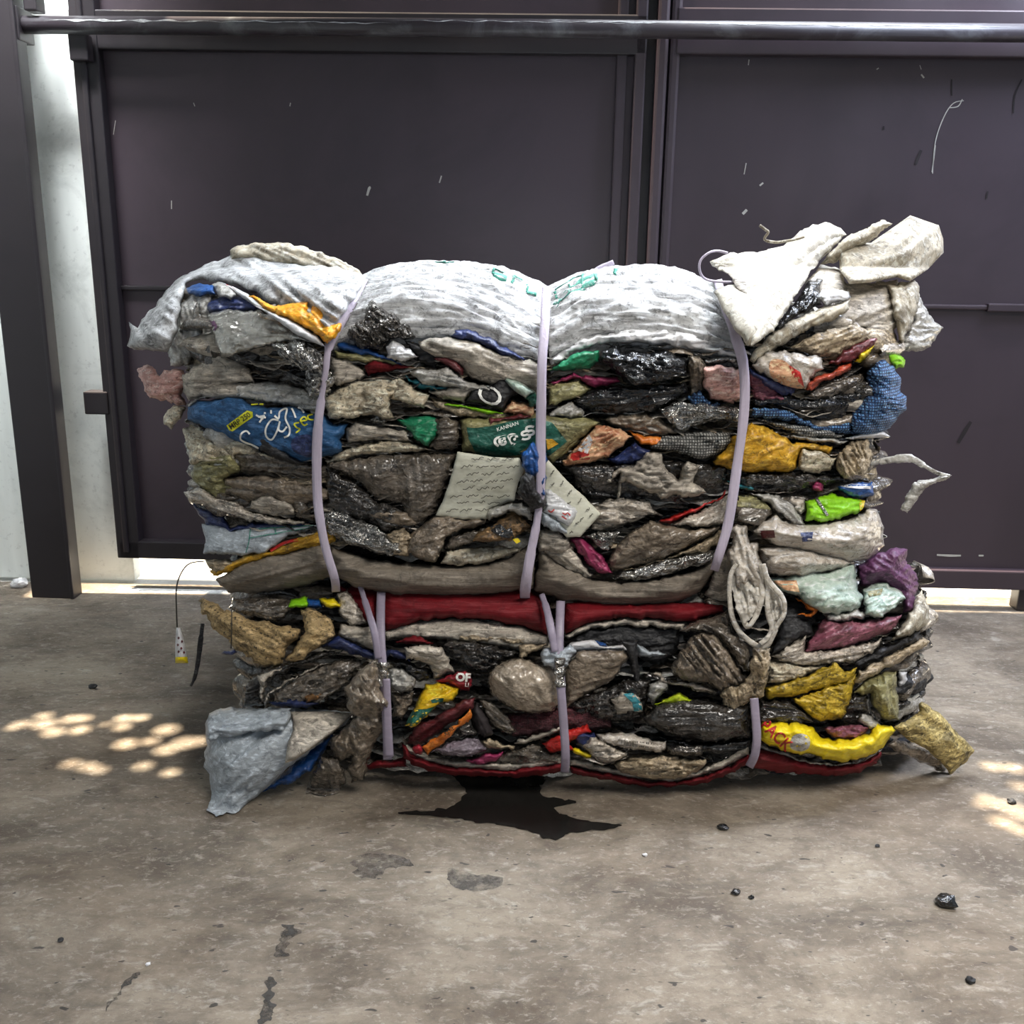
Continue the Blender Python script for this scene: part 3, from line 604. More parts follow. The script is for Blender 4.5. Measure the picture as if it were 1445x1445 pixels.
# ---------------- compressed cores of the two bales ----------------
def core(name, label, bale, x0, x1, ya, yb, zt, zb, seed, cols):
    """hundreds of flattened wavy film layers round a solid heart, one mesh"""
    rnd = random.Random(seed); V = []; Fs = []; MI = []
    def sheet(pts_fn, nu, nv, mi):
        k0 = len(V)
        for j in range(nv):
            for i in range(nu): V.append(pts_fn(i/(nu-1), j/(nv-1)))
        for j in range(nv-1):
            for i in range(nu-1): Fs.append((k0+j*nu+i, k0+(j+1)*nu+i, k0+(j+1)*nu+i+1, k0+j*nu+i+1)); MI.append(mi)
    X0 = at([(x0, (ya+yb)/2)], 1.85)[0][0]; X1 = at([(x1, (ya+yb)/2)], 1.85)[0][0]; Y0_, Y1_ = (1.80, 2.40)
    cx, cy, cz = (X0+X1)/2, (Y0_+Y1_)/2, (zt+zb)/2; hx, hy, hz = (X1-X0)/2-.03, (Y1_-Y0_)/2, (zt-zb)/2-.01
    # heart: superellipsoid, layered
    def heart(u, v):
        th = u*2*math.pi; ph = (v-.5)*math.pi; sg = lambda c, e: math.copysign(abs(c)**e, c)
        c = sg(math.cos(ph), .25); q = Vector((c*sg(math.cos(th), .25), c*sg(math.sin(th), .25), sg(math.sin(ph), .25)))
        p = Vector((cx+q.x*hx, cy+q.y*hy, cz+q.z*hz)); nn = noise.noise(Vector((p.x*5, p.y*5, p.z*45+seed)))*.02+noise.noise(p*9)*.015
        return (p.x+q.x*nn, p.y+q.y*nn, p.z)
    sheet(heart, 90, 70, 0)
    # layers around front, sides, back
    for i in range(340):
        z = rnd.uniform(zb+.02, zt-.03); t = rnd.random(); L = rnd.uniform(.10, .35); hh = rnd.uniform(.010, .034); out = rnd.uniform(.005, .035); s_ = rnd.random()*99
        per = 2*((X1-X0)+(Y1_-Y0_)); s0 = t*per
        def pos(s, o_):
            s = s % per; w_, d_ = X1-X0, Y1_-Y0_; r = .05
            if s < w_: p, n_ = (X0+s, Y0_), (0, -1)
            elif s < w_+d_: p, n_ = (X1, Y0_+s-w_), (1, 0)
            elif s < 2*w_+d_: p, n_ = (X1-(s-w_-d_), Y1_), (0, 1)
            else: p, n_ = (X0, Y1_-(s-2*w_-d_)), (-1, 0)
            fx = min(abs(p[0]-X0), abs(p[0]-X1)); fy2 = min(abs(p[1]-Y0_), abs(p[1]-Y1_)); k = max(0, 1-(fx+fy2)/r)*.02
            return (p[0]+n_[0]*o_-math.copysign(k, p[0]-cx), p[1]+n_[1]*o_-math.copysign(k, p[1]-cy))
        def fn(u, v):
            vv = (v-.5)*2; e = max(0, 1-abs(u-.5)*2)**.5; zz = z+vv*hh*(.3+.7*e)+noise.noise(Vector((u*L*12, s_, 0)))*.02
            o_ = out*math.sqrt(max(0, 1-vv*vv))+noise.noise(Vector((u*L*30, v*2, s_)))*.014*(1-abs(vv)*.3)-.004
            a_, b_ = pos(s0+(u-.5)*L, o_); return (a_, b_, max(zz, .004))
        sheet(fn, 22, 7, rnd.randrange(len(cols)))
    # thin film edges sticking out between the layers like the pages of a book
    for i in range(520):
        z = rnd.uniform(zb+.015, zt-.06); xa = rnd.uniform(X0+.02, X1-.12); L = rnd.uniform(.06, .30); s_ = rnd.random()*99; reach = rnd.uniform(.05, .088); dr = rnd.uniform(-.012, .006); sl = rnd.uniform(-.12, .12)
        def fn(u, v):
            e = min(1, 6*min(u, 1-u)); x = min(X1-.01, xa+u*L); yy = 1.81-reach*v*(.5+.5*e)-.012*noise.noise(Vector((u*L*28, v, s_)))*v
            zz = z+sl*(u-.5)*L+noise.noise(Vector((u*L*14, v*.8, s_)))*.020+noise.noise(Vector((u*L*60, v*2, s_+9)))*.005+dr*v*v
            return (x, yy+.09*abs((x-cx)/(hx+.03))**4, max(zz, .005))
        sheet(fn, 34, 4, rnd.randrange(1, len(cols)))
    o = link(name, V, Fs, cols, mi=MI); md = o.modifiers.new('thickness', 'SOLIDIFY'); md.thickness = .0011; md.offset = 0; return tag(o, label, 'compressed waste', kind='stuff')
core('compressed_plastic_film', 'packed layers of crushed dirty plastic film making up the upper bale', 'u', 285, 1240, 400, 840, .90, .44, 5, ['dark', 'filmd', 'dark', 'film', 'brown', 'tan', 'clear', 'filmd', 'sackg', 'black'])
core('compressed_plastic_film', 'packed layers of crushed dirty plastic film making up the lower bale', 'l', 350, 1290, 840, 1100, .43, .012, 8, ['dark', 'filmd', 'dark', 'blackm', 'brown', 'dark', 'film', 'filmd', 'clear'])
# ---------------- upper bale: white woven sacks over the top ----------------
def Yt(n, e=1.80, m_=1.95): return [e+(m_-e)*math.sin(math.pi*(.12+.76*k/(n-1)))**.4 for k in range(n)]
def top(label, reg, rows, seed):
    """rows of (traced px string, Y); then over the crest and down behind"""
    R = [px3(reg, s, Y) for s, Y in rows]
    last = R[-1]
    for dy, dz in ((.16, -.015), (.36, -.05), (.47, -.14), (.49, -.32)):
        q = last.copy(); q[:, 1] += dy; q[:, 2] += dz; R.append(q)
    o, G = loft('woven_sack', R, 'sackw', label, 'sack', nu=120, nv=140, fold=.012, seed=seed)
    nr = len(rows)
    return o, G
sB, gB = top('white woven plastic sack bulging over the top, left of the centre strap', 'B', [
 ('100,590 220,575 400,560 560,560 700,570 850,590 1000,640 1110,660 1185,670', 1.79),
 ('105,510 220,480 400,470 560,490 700,485 850,510 1000,560 1110,590 1180,630', 1.745),
 ('125,450 220,380 350,335 500,320 700,345 850,400 1000,470 1100,520 1172,570', 1.75),
 ('170,350 270,280 400,240 550,225 700,235 850,270 1000,335 1100,400 1170,450', 1.80),
 ('215,260 300,205 410,180 550,160 700,160 850,180 1000,225 1110,280 1168,320', 1.87),
 ('262,225 330,190 420,165 550,145 700,140 850,150 1000,180 1120,230 1172,262', 1.95)], 3)
sC, gC = top('white woven plastic sack bulging over the top, right of the centre strap', 'C', [
 ('125,690 250,640 400,620 600,620 800,620 950,620 1090,650', 1.79),
 ('125,600 250,545 400,500 600,480 800,500 950,540 1090,590', 1.745),
 ('130,470 250,390 400,345 600,345 800,385 950,440 1075,520', 1.76),
 ('132,360 250,290 400,250 600,240 800,265 940,330 1050,430', 1.82),
 ('138,300 250,230 400,195 600,180 780,200 900,250 1015,345', 1.88),
 ('142,272 220,228 330,190 450,168 600,160 720,170 860,208 995,290', 1.95)], 11)
def onloft(G, u, v, off=.004):
    """point on a lofted sheet, u along the fold, v over the crest"""
    nv, nu, _ = G.shape; i = min(nu-2, max(0, int(u*(nu-1)))); j = min(nv-2, max(0, int(v*(nv-1)))); f = u*(nu-1)-i; g_ = v*(nv-1)-j
    p = G[j, i]*(1-f)*(1-g_)+G[j, i+1]*f*(1-g_)+G[j+1, i]*(1-f)*g_+G[j+1, i+1]*f*g_
    du = G[j, i+1]-G[j, i]; dv = G[j+1, i]-G[j, i]; n_ = np.cross(du, dv); n_ /= np.linalg.norm(n_)+1e-9
    if n_[1] > 0 and n_[2] < .3: n_ = -n_
    if n_[2] < 0: n_ = -n_
    return p+n_*off
def loftprint(parent, G, bars, m, name='print'):
    V = []; Fs = []
    for (u0, v0, u1, v1, wd) in bars:
        n = 8
        for k in range(n+1):
            t = k/n; u = u0+(u1-u0)*t; v = v0+(v1-v0)*t; du, dv = u1-u0, (v1-v0); L = math.hypot(du, dv)+1e-9; a_, b_ = -dv/L*wd, du/L*wd
            V += [onloft(G, u-a_, v-b_), onloft(G, u+a_, v+b_)]
            if k: q = len(V); Fs.append((q-4, q-3, q-1, q-2))
    o = link(name, V, Fs, m, parent); md = o.modifiers.new('t', 'SOLIDIFY'); md.thickness = .001; return o
loftprint(sB, gB, [(.42, .50, .52, .50, .008), (.46, .52, .50, .47, .006), (.72, .47, .78, .475, .007), (.72, .43, .72, .47, .005), (.72, .43, .79, .435, .007), (.82, .425, .82, .475, .006), (.82, .475, .87, .475, .006), (.90, .42, .95, .43, .006), (.90, .42, .90, .47, .005), (.9, .45, .95, .45, .005)], 'inkg')
loftprint(sC, gC, [(.05, .30, .27, .37, .010), (.05, .35, .26, .42, .010), (.05, .41, .25, .46, .009), (.26, .37, .27, .46, .006), (.05, .30, .05, .40, .006), (.36, .40, .38, .48, .008), (.12, .33, .13, .44, .005), (.19, .34, .2, .45, .005)], 'inkg')
# left shoulder
P('A', 'woven_sack', 'sack', 'beige sack edge folded behind the white sack at the top left corner', 'sackb', 'u', 0, 3, '590,170 592,125 612,100 700,92 760,80 850,84 950,96 1050,125 1130,160 1240,215 1295,275 1240,300 1000,240 800,200 700,190', Y0=2.02, pil=True, w=1.5, wl=22, a=.4, st=3, rad=20)
P('A', 'woven_sack', 'sack', 'large white woven sack draped over the top left corner, flap hanging open', 'sackw', 'u', 1.5, 4.5, '78,488 100,500 125,510 170,440 235,370 330,270 430,207 520,178 600,140 700,138 850,175 1000,195 1150,205 1255,240 1292,285 1250,350 1180,440 1125,540 1100,600 1060,560 980,470 900,420 800,385 740,345 690,330 640,300 560,285 440,270 375,292 345,400 325,530 280,640 200,632 110,622 60,600 85,560', w=1.6, wl=38, a=.62, st=5, pl=.9, rad=40, g=(-.0002, -.0007), tuck=3)
P('A', 'film_sheet', 'plastic sheet', 'grey film inside the open sack flap at the far left', 'clear', 'u', -1, 1.5, '340,400 400,350 500,350 510,560 440,610 380,705 290,712 278,640 310,540', w=1.6, wl=20, a=1.3, st=2.5)
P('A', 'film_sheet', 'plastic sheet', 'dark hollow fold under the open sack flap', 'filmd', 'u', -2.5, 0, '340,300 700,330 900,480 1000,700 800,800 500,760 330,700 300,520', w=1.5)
P('A', 'plastic_bag', 'plastic bag', 'blue plastic strip poking out under the sack at the top left', 'blue', 'u', 1.2, 1.2, '375,312 400,292 450,288 512,288 532,350 440,357 380,350', w=.7)
P('A', 'film_sheet', 'plastic sheet', 'dark blue film beneath the blue strip and above the silver card', 'navy', 'u', 0.6, .8, '480,385 560,350 700,350 770,420 620,432 490,440', w=.8, wl=14)
P('A', 'film_sheet', 'plastic sheet', 'clear grey crumple between blue strip and red edged strip', 'clear', 'u', 2.0, .8, '500,288 555,283 600,310 640,350 600,372 540,350', w=.8, wl=10)
o = P('A', 'paper_strip', 'plastic strip', 'narrow white strip with a red edge running down to the orange wrapper', 'white', 'u', 2.4, .3, '560,285 610,305 690,345 765,415 735,415 670,370 600,325', w=.2, jit=.3)
decal(o, 'red_edge', 'A', '575,292 610,308 625,322 605,330 580,305', 'inkr')
P('A', 'snack_wrapper', 'wrapper', 'bright orange yellow wrapper crumpled beside the left strap at the top', 'amber', 'u', 7.6, 1.4, '690,350 760,372 810,400 900,392 985,376 1002,425 1030,362 1060,372 1085,500 1165,490 1150,550 1090,595 1040,550 900,475 780,425', w=.9, wl=16, a=.6)
P('A', 'film_sheet', 'plastic strip', 'thin white torn strip crossing under the orange wrapper', 'white', 'u', 8.4, .5, '720,400 800,432 900,470 1040,555 1078,612 940,555 850,490', w=.3, jit=.5)
o = P('A', 'foil_card', 'foil pouch', 'flat silver foil pouch with torn left edge at the upper left', mat('foilp', 'b9b6ae', .2, metal=.7, dirt=.45, dcol='3c3834', speck=.2, bump=.5, crin=.25, vary=.35), 'u', 6.2, .8, '480,450 560,425 740,425 850,470 980,555 1050,600 900,590 800,600 680,635 545,672 520,600', sharp=True, w=.7, wl=22, a=.2, st=2)
decal(o, 'purple_patch', 'A', '490,480 515,478 530,510 515,532 498,520', 'purple')
P('A', 'film_sheet', 'plastic sheet', 'dark sheet painting the shaded hollow under the silver pouch', 'dark', 'u', 0.6, .6, '620,650 800,595 900,640 1010,720 1010,840 900,800 720,785 640,710', w=1.2)  # dark sheet stands in for the shade of the hollow
P('A', 'foil_wrapper', 'wrapper', 'twisted silver foil bunched round the left strap', 'foil', 'u', 6.4, 2.2, '800,600 960,568 1060,640 1125,780 1110,850 1040,880 1000,860 968,790 985,740 880,690', w=2.0, wl=9, st=1.2, a=1.2, jit=3)
P('A', 'plastic_bag', 'plastic bag', 'grey crumpled bag lobe on the left under the silver pouch', 'sackg', 'u', 2.2, 3, '352,760 420,700 520,625 600,650 700,730 728,800 620,800 520,830 480,870 390,885 350,840', w=1.6, wl=24)
P('A', 'cloth_scrap', 'scrap', 'pinkish torn flap sticking out at the far left edge', 'pink', 'u', -1, 1.2, '120,725 165,695 215,725 240,770 250,730 300,730 360,722 372,800 350,860 375,912 300,900 180,868 142,800', pil=True, w=1.2, wl=24, jit=2)
P('A', 'film_scrap', 'scrap', 'small crumpled cream scrap below the pinkish flap', 'cream', 'u', 0, 1.2, '250,975 280,930 315,903 370,920 350,975 290,1032 258,1005', pil=True, w=1.4, wl=10)
P('A', 'plastic_sheet', 'plastic sheet', 'smooth grey sheet fold above the blue bag on the left', 'clear', 'u', 2.4, 1.6, '370,900 430,860 500,850 540,815 650,795 800,788 900,800 1010,835 1095,850 1100,935 1010,955 900,912 700,888 560,868 440,878 392,935', w=1.5, wl=20, a=.1, st=4)
b = P('V', 'plastic_bag', 'plastic bag', 'blue printed bag with white script lettering on the left side', 'bluec', 'u', 3.6, 2.6, '125,230 140,180 200,122 300,125 420,92 520,112 600,160 760,180 900,172 1000,210 1110,232 1180,290 1300,290 1280,370 1240,420 1265,500 1100,550 950,582 800,545 650,490 480,440 300,350 180,300 130,270', w=1.1, wl=34, a=.35, st=2.5, rad=16)
d_ = decal(b, 'yellow_label', 'V', '410,312 560,202 600,212 603,250 455,355 430,348', 'inky')
text(d_, 'MRP 250', *px('V', '507,280')[0], 10.5, -34, 'ink', sx=.9, off=.004, bold=.02)
strokes(b, 'lettering', [px('V', s) for s in ('580,375 555,352 520,370 512,410 545,435 600,455 645,480', '790,275 740,270 698,330 700,390 740,415 780,350 800,280 790,340 820,355 850,320', '760,240 790,260 800,210 850,190 840,260 870,330 865,380 830,400', '885,185 900,215 915,255', '930,180 955,190 975,220', '690,215 690,260', '640,250 690,240', '650,290 685,240', '625,235 680,265', '735,200 735,225')], 2.6, 'inkw', label='white script lettering on the blue bag')
strokes(b, 'lettering', [px('V', s) for s in ('940,290 905,300 920,325 945,340 915,365', '950,280 995,270 975,248 950,275 975,310 1000,300', '1040,230 1005,240 1010,265 1045,270', '590,160 640,155', '650,158 680,155')], 2.2, 'inky', label='yellow lettering on the blue bag')
decal(b, 'purple_patch', 'V', '880,440 920,390 1020,380 1030,440 1030,540 960,530 900,500', 'navy', sharp=False)
P('V', 'film_sheet', 'plastic sheet', 'black wedge painting the shadowed fold across the blue bag', 'blackm', 'u', 5.4, .6, '585,285 625,290 690,370 760,450 860,520 950,570 1020,592 900,592 780,560 660,492 615,420 620,350', w=.4)  # dark piece laid on for the shadow in the bag's fold
# left column below
P('E', 'film_sheet', 'plastic sheet', 'ruffled cream film edge directly under the blue bag at left', 'cream', 'u', 2.6, 1.8, '350,160 390,145 440,143 500,180 560,200 640,210 740,260 900,330 700,300 620,300 620,340 480,340 400,345 372,250', w=1.4, wl=12, a=.3, st=2)
P('E', 'film_sheet', 'plastic sheet', 'yellowish crumpled film lobe at the left edge', 'olive', 'u', 2.8, 2, '395,400 405,350 440,300 600,290 650,380 570,420 700,450 600,500 520,525 440,472', w=1.6, wl=16)
P('E', 'film_sheet', 'plastic sheet', 'dark brown flat fold behind the left strap', 'filmd', 'u', 2.2, 1.2, '600,285 740,268 900,320 1020,345 1150,350 1150,440 900,440 640,395', w=1.0, a=.1, st=5)
P('E', 'film_sheet', 'plastic sheet', 'long grey brown folded layer at the left, middle of the stack', 'brown', 'u', 3.0, 1.8, '560,415 800,405 1010,440 1110,470 1100,530 900,560 760,530 680,540 560,490', w=1.4, a=.15, st=4)
P('E', 'film_sheet', 'plastic sheet', 'grey brown rounded scrap in the left layers', 'sackg', 'u', 3.8, 1.6, '700,525 800,505 920,545 925,605 840,612 760,600 705,570', w=.9, wl=18)
P('E', 'film_sheet', 'plastic sheet', 'stack of thin folded grey film edges sweeping right at the left side', 'film', 'u', 3.4, 2.2, '360,485 440,455 520,510 600,520 700,580 780,605 960,630 1010,655 850,650 700,640 600,610 480,570 388,540', w=1.8, wl=10, a=.25, st=5)
P('E', 'film_sheet', 'plastic sheet', 'dark brown film bunch left of the left strap, mid height', 'filmd', 'u', 2.6, 1.6, '640,440 760,450 920,480 1010,560 1030,640 920,620 900,545 740,520 600,470', w=1.2, wl=14)
P('E', 'film_sheet', 'plastic sheet', 'navy film strip beneath the grey film edges at left', 'navy', 'u', 1.8, 1, '400,540 470,570 560,600 590,670 700,638 850,640 1000,640 960,665 600,690 480,655 440,605', w=.8)
o = P('E', 'plastic_sack', 'sack', 'white sack folded flat with thin green lines at lower left of the upper bale', 'greyb', 'u', 2.8, 1.4, '448,645 520,642 570,665 600,682 660,655 900,645 1045,655 1000,680 900,705 850,740 780,795 650,808 460,800 472,740 462,690', w=.5, wl=30, a=0, st=3)
strokes(o, 'print', [px('E', s) for s in ('700,660 690,740 675,795', '690,720 860,690 1000,668', '740,672 1020,655', '820,665 830,700')], 1.2, 'inkg')
P('E', 'film_sheet', 'plastic sheet', 'cream lip above the bottom sack at the left corner', 'tan', 'u', 2.6, 1, '465,832 640,828 720,790 620,870 520,908 488,880', w=.8)
o = P('E', 'snack_wrapper', 'wrapper', 'long yellow orange wrapper strip above the bottom sack at left', 'gold', 'u', 3.6, 1, '490,890 560,860 700,798 800,785 920,730 1035,685 1140,700 1135,745 1040,765 900,795 700,845 560,905 505,915', w=.9, wl=12, a=-.35, st=3)
strokes(o, 'red_edge', [px('E', '800,785 870,745 940,728')], 4, 'inkr')
P('E', 'woven_sack', 'sack', 'grey bottom sack of the upper bale, left of the left strap', 'belly', 'u', 2.8, 3.2, '515,935 600,880 700,832 900,785 1040,740 1110,770 1140,900 1080,930 950,965 800,1000 600,1000 540,965', w=1.0, wl=26, a=-.25, st=5, pl=.8, rad=30)
# between left and centre strap, from the top
P('B', 'plastic_bag', 'plastic bag', 'silver black pointed bag standing up beside the left strap', 'foild', 'u', 4.2, 2.6, '165,470 210,425 262,395 275,330 305,292 338,310 360,345 430,370 500,440 545,497 450,500 400,500 360,555 250,562 200,510', w=1.8, wl=16, a=.9, st=2.2)
P('B', 'plastic_bag', 'plastic bag', 'small glossy white bag piece under the silver pointed bag', 'white', 'u', 5, 1, '375,545 400,497 470,535 545,592 470,610 388,600', w=.8, wl=12)
P('B', 'film_sheet', 'plastic sheet', 'blue strip running right from the left strap near the top', 'blue', 'u', 3.4, .8, '105,510 150,500 290,540 400,600 490,642 300,592 130,548', w=.6, a=.35, st=4)
P('B', 'film_sheet', 'plastic sheet', 'navy film fold lying on the grey sheet at the top centre', 'navy', 'u', 4.4, 1, '708,490 730,452 790,445 850,470 900,490 960,530 1100,602 980,590 820,515', w=.9, wl=18, a=.4, st=3)
P('B', 'plastic_sheet', 'plastic sheet', 'large pale grey sheet fold left of the centre strap near the top', 'sackg', 'u', 3.6, 2.2, '545,505 700,488 820,512 950,570 1080,600 1195,630 1195,780 1140,800 1100,770 950,742 800,700 760,640 700,610 620,590 555,550', w=1.6, wl=30, a=.35, st=3)
P('B', 'film_sheet', 'plastic sheet', 'dark film pocket behind the white bag piece', 'blackm', 'u', 3, .8, '470,500 560,535 650,590 640,660 540,615', w=.9)
P('B', 'lid', 'lid', 'maroon round plastic lid edge pushed into the bale near the top', 'maroon', 'u', 5, .7, '612,598 680,582 740,610 775,655 772,690 740,672 690,635', w=.2, jit=0)
P('B', 'film_sheet', 'plastic sheet', 'thin olive film layers beneath the blue strip', 'olive', 'u', 2.6, 1.2, '110,560 300,575 420,600 545,645 500,665 280,625 130,605', w=1, wl=10, a=.2, st=4)
P('B', 'film_sheet', 'plastic sheet', 'pale grey triangular film right of the left strap foil', 'sackg', 'u', 2.8, 1.4, '85,580 180,600 265,650 285,690 150,742 95,720', w=.8)
P('B', 'film_sheet', 'plastic sheet', 'crimson strip near the top, left of the maroon lid', 'maroon', 'u', 3.4, 1, '268,640 300,612 440,625 545,652 400,662 285,692', w=.9, wl=12, a=.05, st=3).data.materials[0] = K['sackr']
P('B', 'plastic_bag', 'plastic bag', 'glossy grey bag under the maroon lid', 'clear', 'u', 4, 1.8, '500,665 540,648 620,655 700,642 785,715 900,742 945,770 820,765 720,752 560,732', w=1.4, wl=18, a=.2, st=3)
P('B', 'film_sheet', 'plastic sheet', 'dark teal blue strip above the pale folded sheet', 'navy', 'u', 3.4, .8, '460,680 560,722 740,742 640,765 540,748', w=.5).data.materials[0] = K['teal']
P('B', 'film_bundle', 'plastic bundle', 'cream speckled bundle right of the left strap', 'cream', 'u', 3.6, 2.8, '55,800 150,738 280,688 430,672 470,720 520,745 400,800 415,912 300,885 200,905 90,905', w=1.6, wl=20)
P('B', 'film_sheet', 'plastic sheet', 'cream folded sheet corner beside the speckled bundle', 'cream', 'u', 4.4, 1.4, '428,680 470,700 530,750 605,790 572,852 500,830 405,802', w=.8)
P('B', 'film_sheet', 'plastic sheet', 'pale dirty sheet leading to the black film with a white ring', 'sackg', 'u', 3.6, 1.2, '590,765 740,740 835,735 785,825 700,812 640,795', w=.8)
o = P('B', 'plastic_bag', 'plastic bag', 'black bag piece printed with a white ring letter', 'blackm', 'u', 4.6, 1, '830,735 900,757 955,700 1000,690 1050,760 1010,805 972,862 860,832 785,818', w=.4, jit=.4)
text(o, 'O', *px('B', '905,792')[0], 36, 30, 'inkw', sx=1.35)
P('B', 'lid', 'lid', 'pale green plastic edge beside the centre strap', 'mint', 'u', 5.6, .8, '985,690 1060,715 1142,770 1092,802 1030,765 980,715', w=.2, jit=.3)
P('B', 'film_sheet', 'plastic sheet', 'dark teal crumple tucked under the centre strap', 'greend', 'u', 5.2, 1, '1085,792 1140,768 1155,830 1115,845', w=.9, wl=8)
P('B', 'film_sheet', 'plastic sheet', 'thin brown layers over the green printed packet', 'tan', 'u', 2.8, 1.4, '590,800 700,820 850,850 1000,878 1145,882 1130,915 900,905 760,905 640,855', w=1, wl=9, a=.1, st=5)
P('B', 'film_sheet', 'plastic strip', 'thin lime green strip below the white ring letter', 'lime', 'u', 4.6, .6, '640,835 700,828 880,850 985,877 900,887 780,852', w=.3, jit=.5)
P('B', 'snack_wrapper', 'wrapper', 'small orange red wrapper bit left of the centre strap', 'peach', 'u', 4.2, .8, '978,870 1010,808 1125,840 1132,892 1040,890', w=.9, wl=10)
P('F', 'film_sheet', 'plastic sheet', 'bright green plastic triangle in the middle left', 'green', 'u', 3.8, 1.4, '360,115 440,90 560,95 605,135 570,200 520,252 440,200', w=.8, wl=20)
P('F', 'film_sheet', 'plastic sheet', 'dark smoky film right of the green triangle', 'filmd', 'u', 3.4, 1.6, '540,110 600,98 680,120 685,272 560,270 515,250 560,200', w=.9, wl=30)
P('F', 'film_sheet', 'plastic sheet', 'grey ribbed film between the blue bag end and green triangle', 'sackg', 'u', 3.2, 1.8, '95,160 160,122 280,150 400,165 445,235 300,225 200,225 110,245', w=1.6, wl=10, a=.2, st=4)
P('F', 'foil_wrapper', 'wrapper', 'small silver crumple above the grey ribbed film', 'foil', 'u', 3.8, 1, '228,112 270,88 312,120 300,142 250,142', w=1.2, wl=8)
P('F', 'film_sheet', 'plastic sheet', 'long tan film layer over the dark hollow', 'cream', 'u', 3.2, 1.6, '-10,330 60,285 100,268 200,240 350,220 450,235 545,272 400,288 200,298 60,335 0,345', w=1, wl=12, a=-.1, st=4)
o = P('S', 'plastic_bag', 'plastic bag', 'cream bag printed with a green panel and white script beside the centre strap', 'olive', 'u', 3.8, 2, '175,310 250,298 420,290 640,262 820,258 1000,288 1250,290 1380,335 1300,400 1200,480 1100,565 960,680 880,625 700,640 480,630 190,590', w=.7, wl=40, a=-.2, st=3, rad=14)
g_ = decal(o, 'green_panel', 'S', '230,380 300,385 420,372 640,320 820,300 960,340 1085,500 1000,570 930,625 700,612 480,635 310,602 250,480', K['greend'], off=.002)
decal(o, 'yellow_patch', 'S', '905,480 960,478 1012,520 920,572', 'gold', off=.0045)
decal(o, 'yellow_patch', 'S', '680,590 760,540 770,575 720,590', 'olive', off=.0045)
text(o, 'ആട', *px('S', '617,470')[0], 22, -13, 'inkw', off=.0075, sx=1.1, bold=.035, label='white script lettering')
text(o, 'ട', *px('S', '770,405')[0], 24, -10, 'inkw', off=.0075, bold=.03)
text(o, 'KANNAN', *px('S', '580,372')[0], 7.5, -18, 'inkw', off=.0075, bold=.01)
P('S', 'film_roll', 'plastic strip', 'dark red rolled film edge on top of the green panel', 'maroon', 'u', 5.6, 1.2, '415,330 440,300 560,290 700,262 815,285 740,318 600,325 470,345 440,388 418,370', w=.5)
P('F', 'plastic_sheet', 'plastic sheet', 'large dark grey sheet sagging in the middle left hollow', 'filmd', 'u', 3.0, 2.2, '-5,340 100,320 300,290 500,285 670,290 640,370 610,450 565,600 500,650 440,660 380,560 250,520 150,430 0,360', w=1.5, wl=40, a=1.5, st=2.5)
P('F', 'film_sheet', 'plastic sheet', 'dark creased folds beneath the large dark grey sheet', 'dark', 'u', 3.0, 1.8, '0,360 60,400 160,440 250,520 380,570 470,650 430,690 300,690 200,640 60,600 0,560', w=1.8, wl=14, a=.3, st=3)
P('F', 'film_sheet', 'plastic sheet', 'brown film patch above the foil in the middle left', 'brown', 'u', 4, 1.4, '200,600 280,575 420,590 470,640 420,670 320,660', w=1.2)
P('F', 'foil_wrapper', 'wrapper', 'shiny crumpled silver foil sheet at the foot of the left strap', 'foil', 'u', 4.2, 2, '-20,590 30,572 70,577 140,610 220,645 330,700 440,745 420,800 330,812 220,790 100,740 20,700', w=2.2, wl=11, a=.45, st=1.8, jit=2)
P('F', 'film_scrap', 'plastic scrap', 'cream crumpled scrap at the right end of the silver foil', 'tan', 'u', 5, 1.2, '300,700 400,668 445,715 425,805 345,815 320,760', w=1.2, wl=10)
o = P('F', 'paper_card', 'paper sheet', 'pale greenish paper sheet with rows of small print left of the centre strap', 'card', 'u', 6.2, .6, '670,278 760,292 860,308 988,312 1012,375 980,440 960,530 830,575 825,622 700,625 560,605 600,520 640,400', sharp=True, w=.3, wl=60, jit=.4, tuck=.3, pl=.1)
rr = random.Random(4); L_ = []
for i in range(8):
    for j in range(4):
        x = 665+j*78+(i % 2)*34-i*13+rr.uniform(-6, 6); y = 325+i*37+rr.uniform(-4, 4)
        if x > 960-i*6 or x < 700-i*17: continue
        q = [(x+k*9, y-k*1.6+rr.choice((-5, 4, 0))) for k in range(8)]; L_.append(np.array([[460+a/3.6125, 560+b/3.6125] for a, b in q]))
strokes(o, 'print', L_, 1.1, 'inkgrey')
o = P('S', 'paper_card', 'paper sheet', 'pale greenish paper corner with faint print right of the centre strap', 'card', 'u', 6.6, .6, '880,625 925,655 1080,830 1250,985 1372,1112 1290,1210 1195,1312 1080,1312 1000,1230 880,1190', w=.3, wl=60, jit=.4, tuck=.3, pl=.1)
L_ = []
for i, (x, y) in enumerate(((960, 760), (1040, 850), (1110, 930), (1190, 1000), (1260, 1080), (1170, 1190), (1120, 1270), (1210, 1160), (960, 860), (1290, 1120), (1100, 1020))):
    L_.append(np.array([[620+(x-14+k*6)/6.02, 540+(y+14-k*5+rr.choice((-9, 9, 0)))/6.02] for k in range(6)]))
strokes(o, 'print', L_, 1.1, 'inkgrey')
o = P('S', 'plastic_bag', 'plastic bag', 'clear pouch with tiny red marks lying on the right paper corner', mat('clearp', 'c3c4c6', .15, dirt=.25, dcol='8a8a8c', speck=.1, bump=.5, vary=.3, coat=.5), 'u', 7.4, .5, '880,880 950,885 1060,985 1195,1100 1150,1160 1085,1225 980,1150 880,1110', w=.6, wl=22)
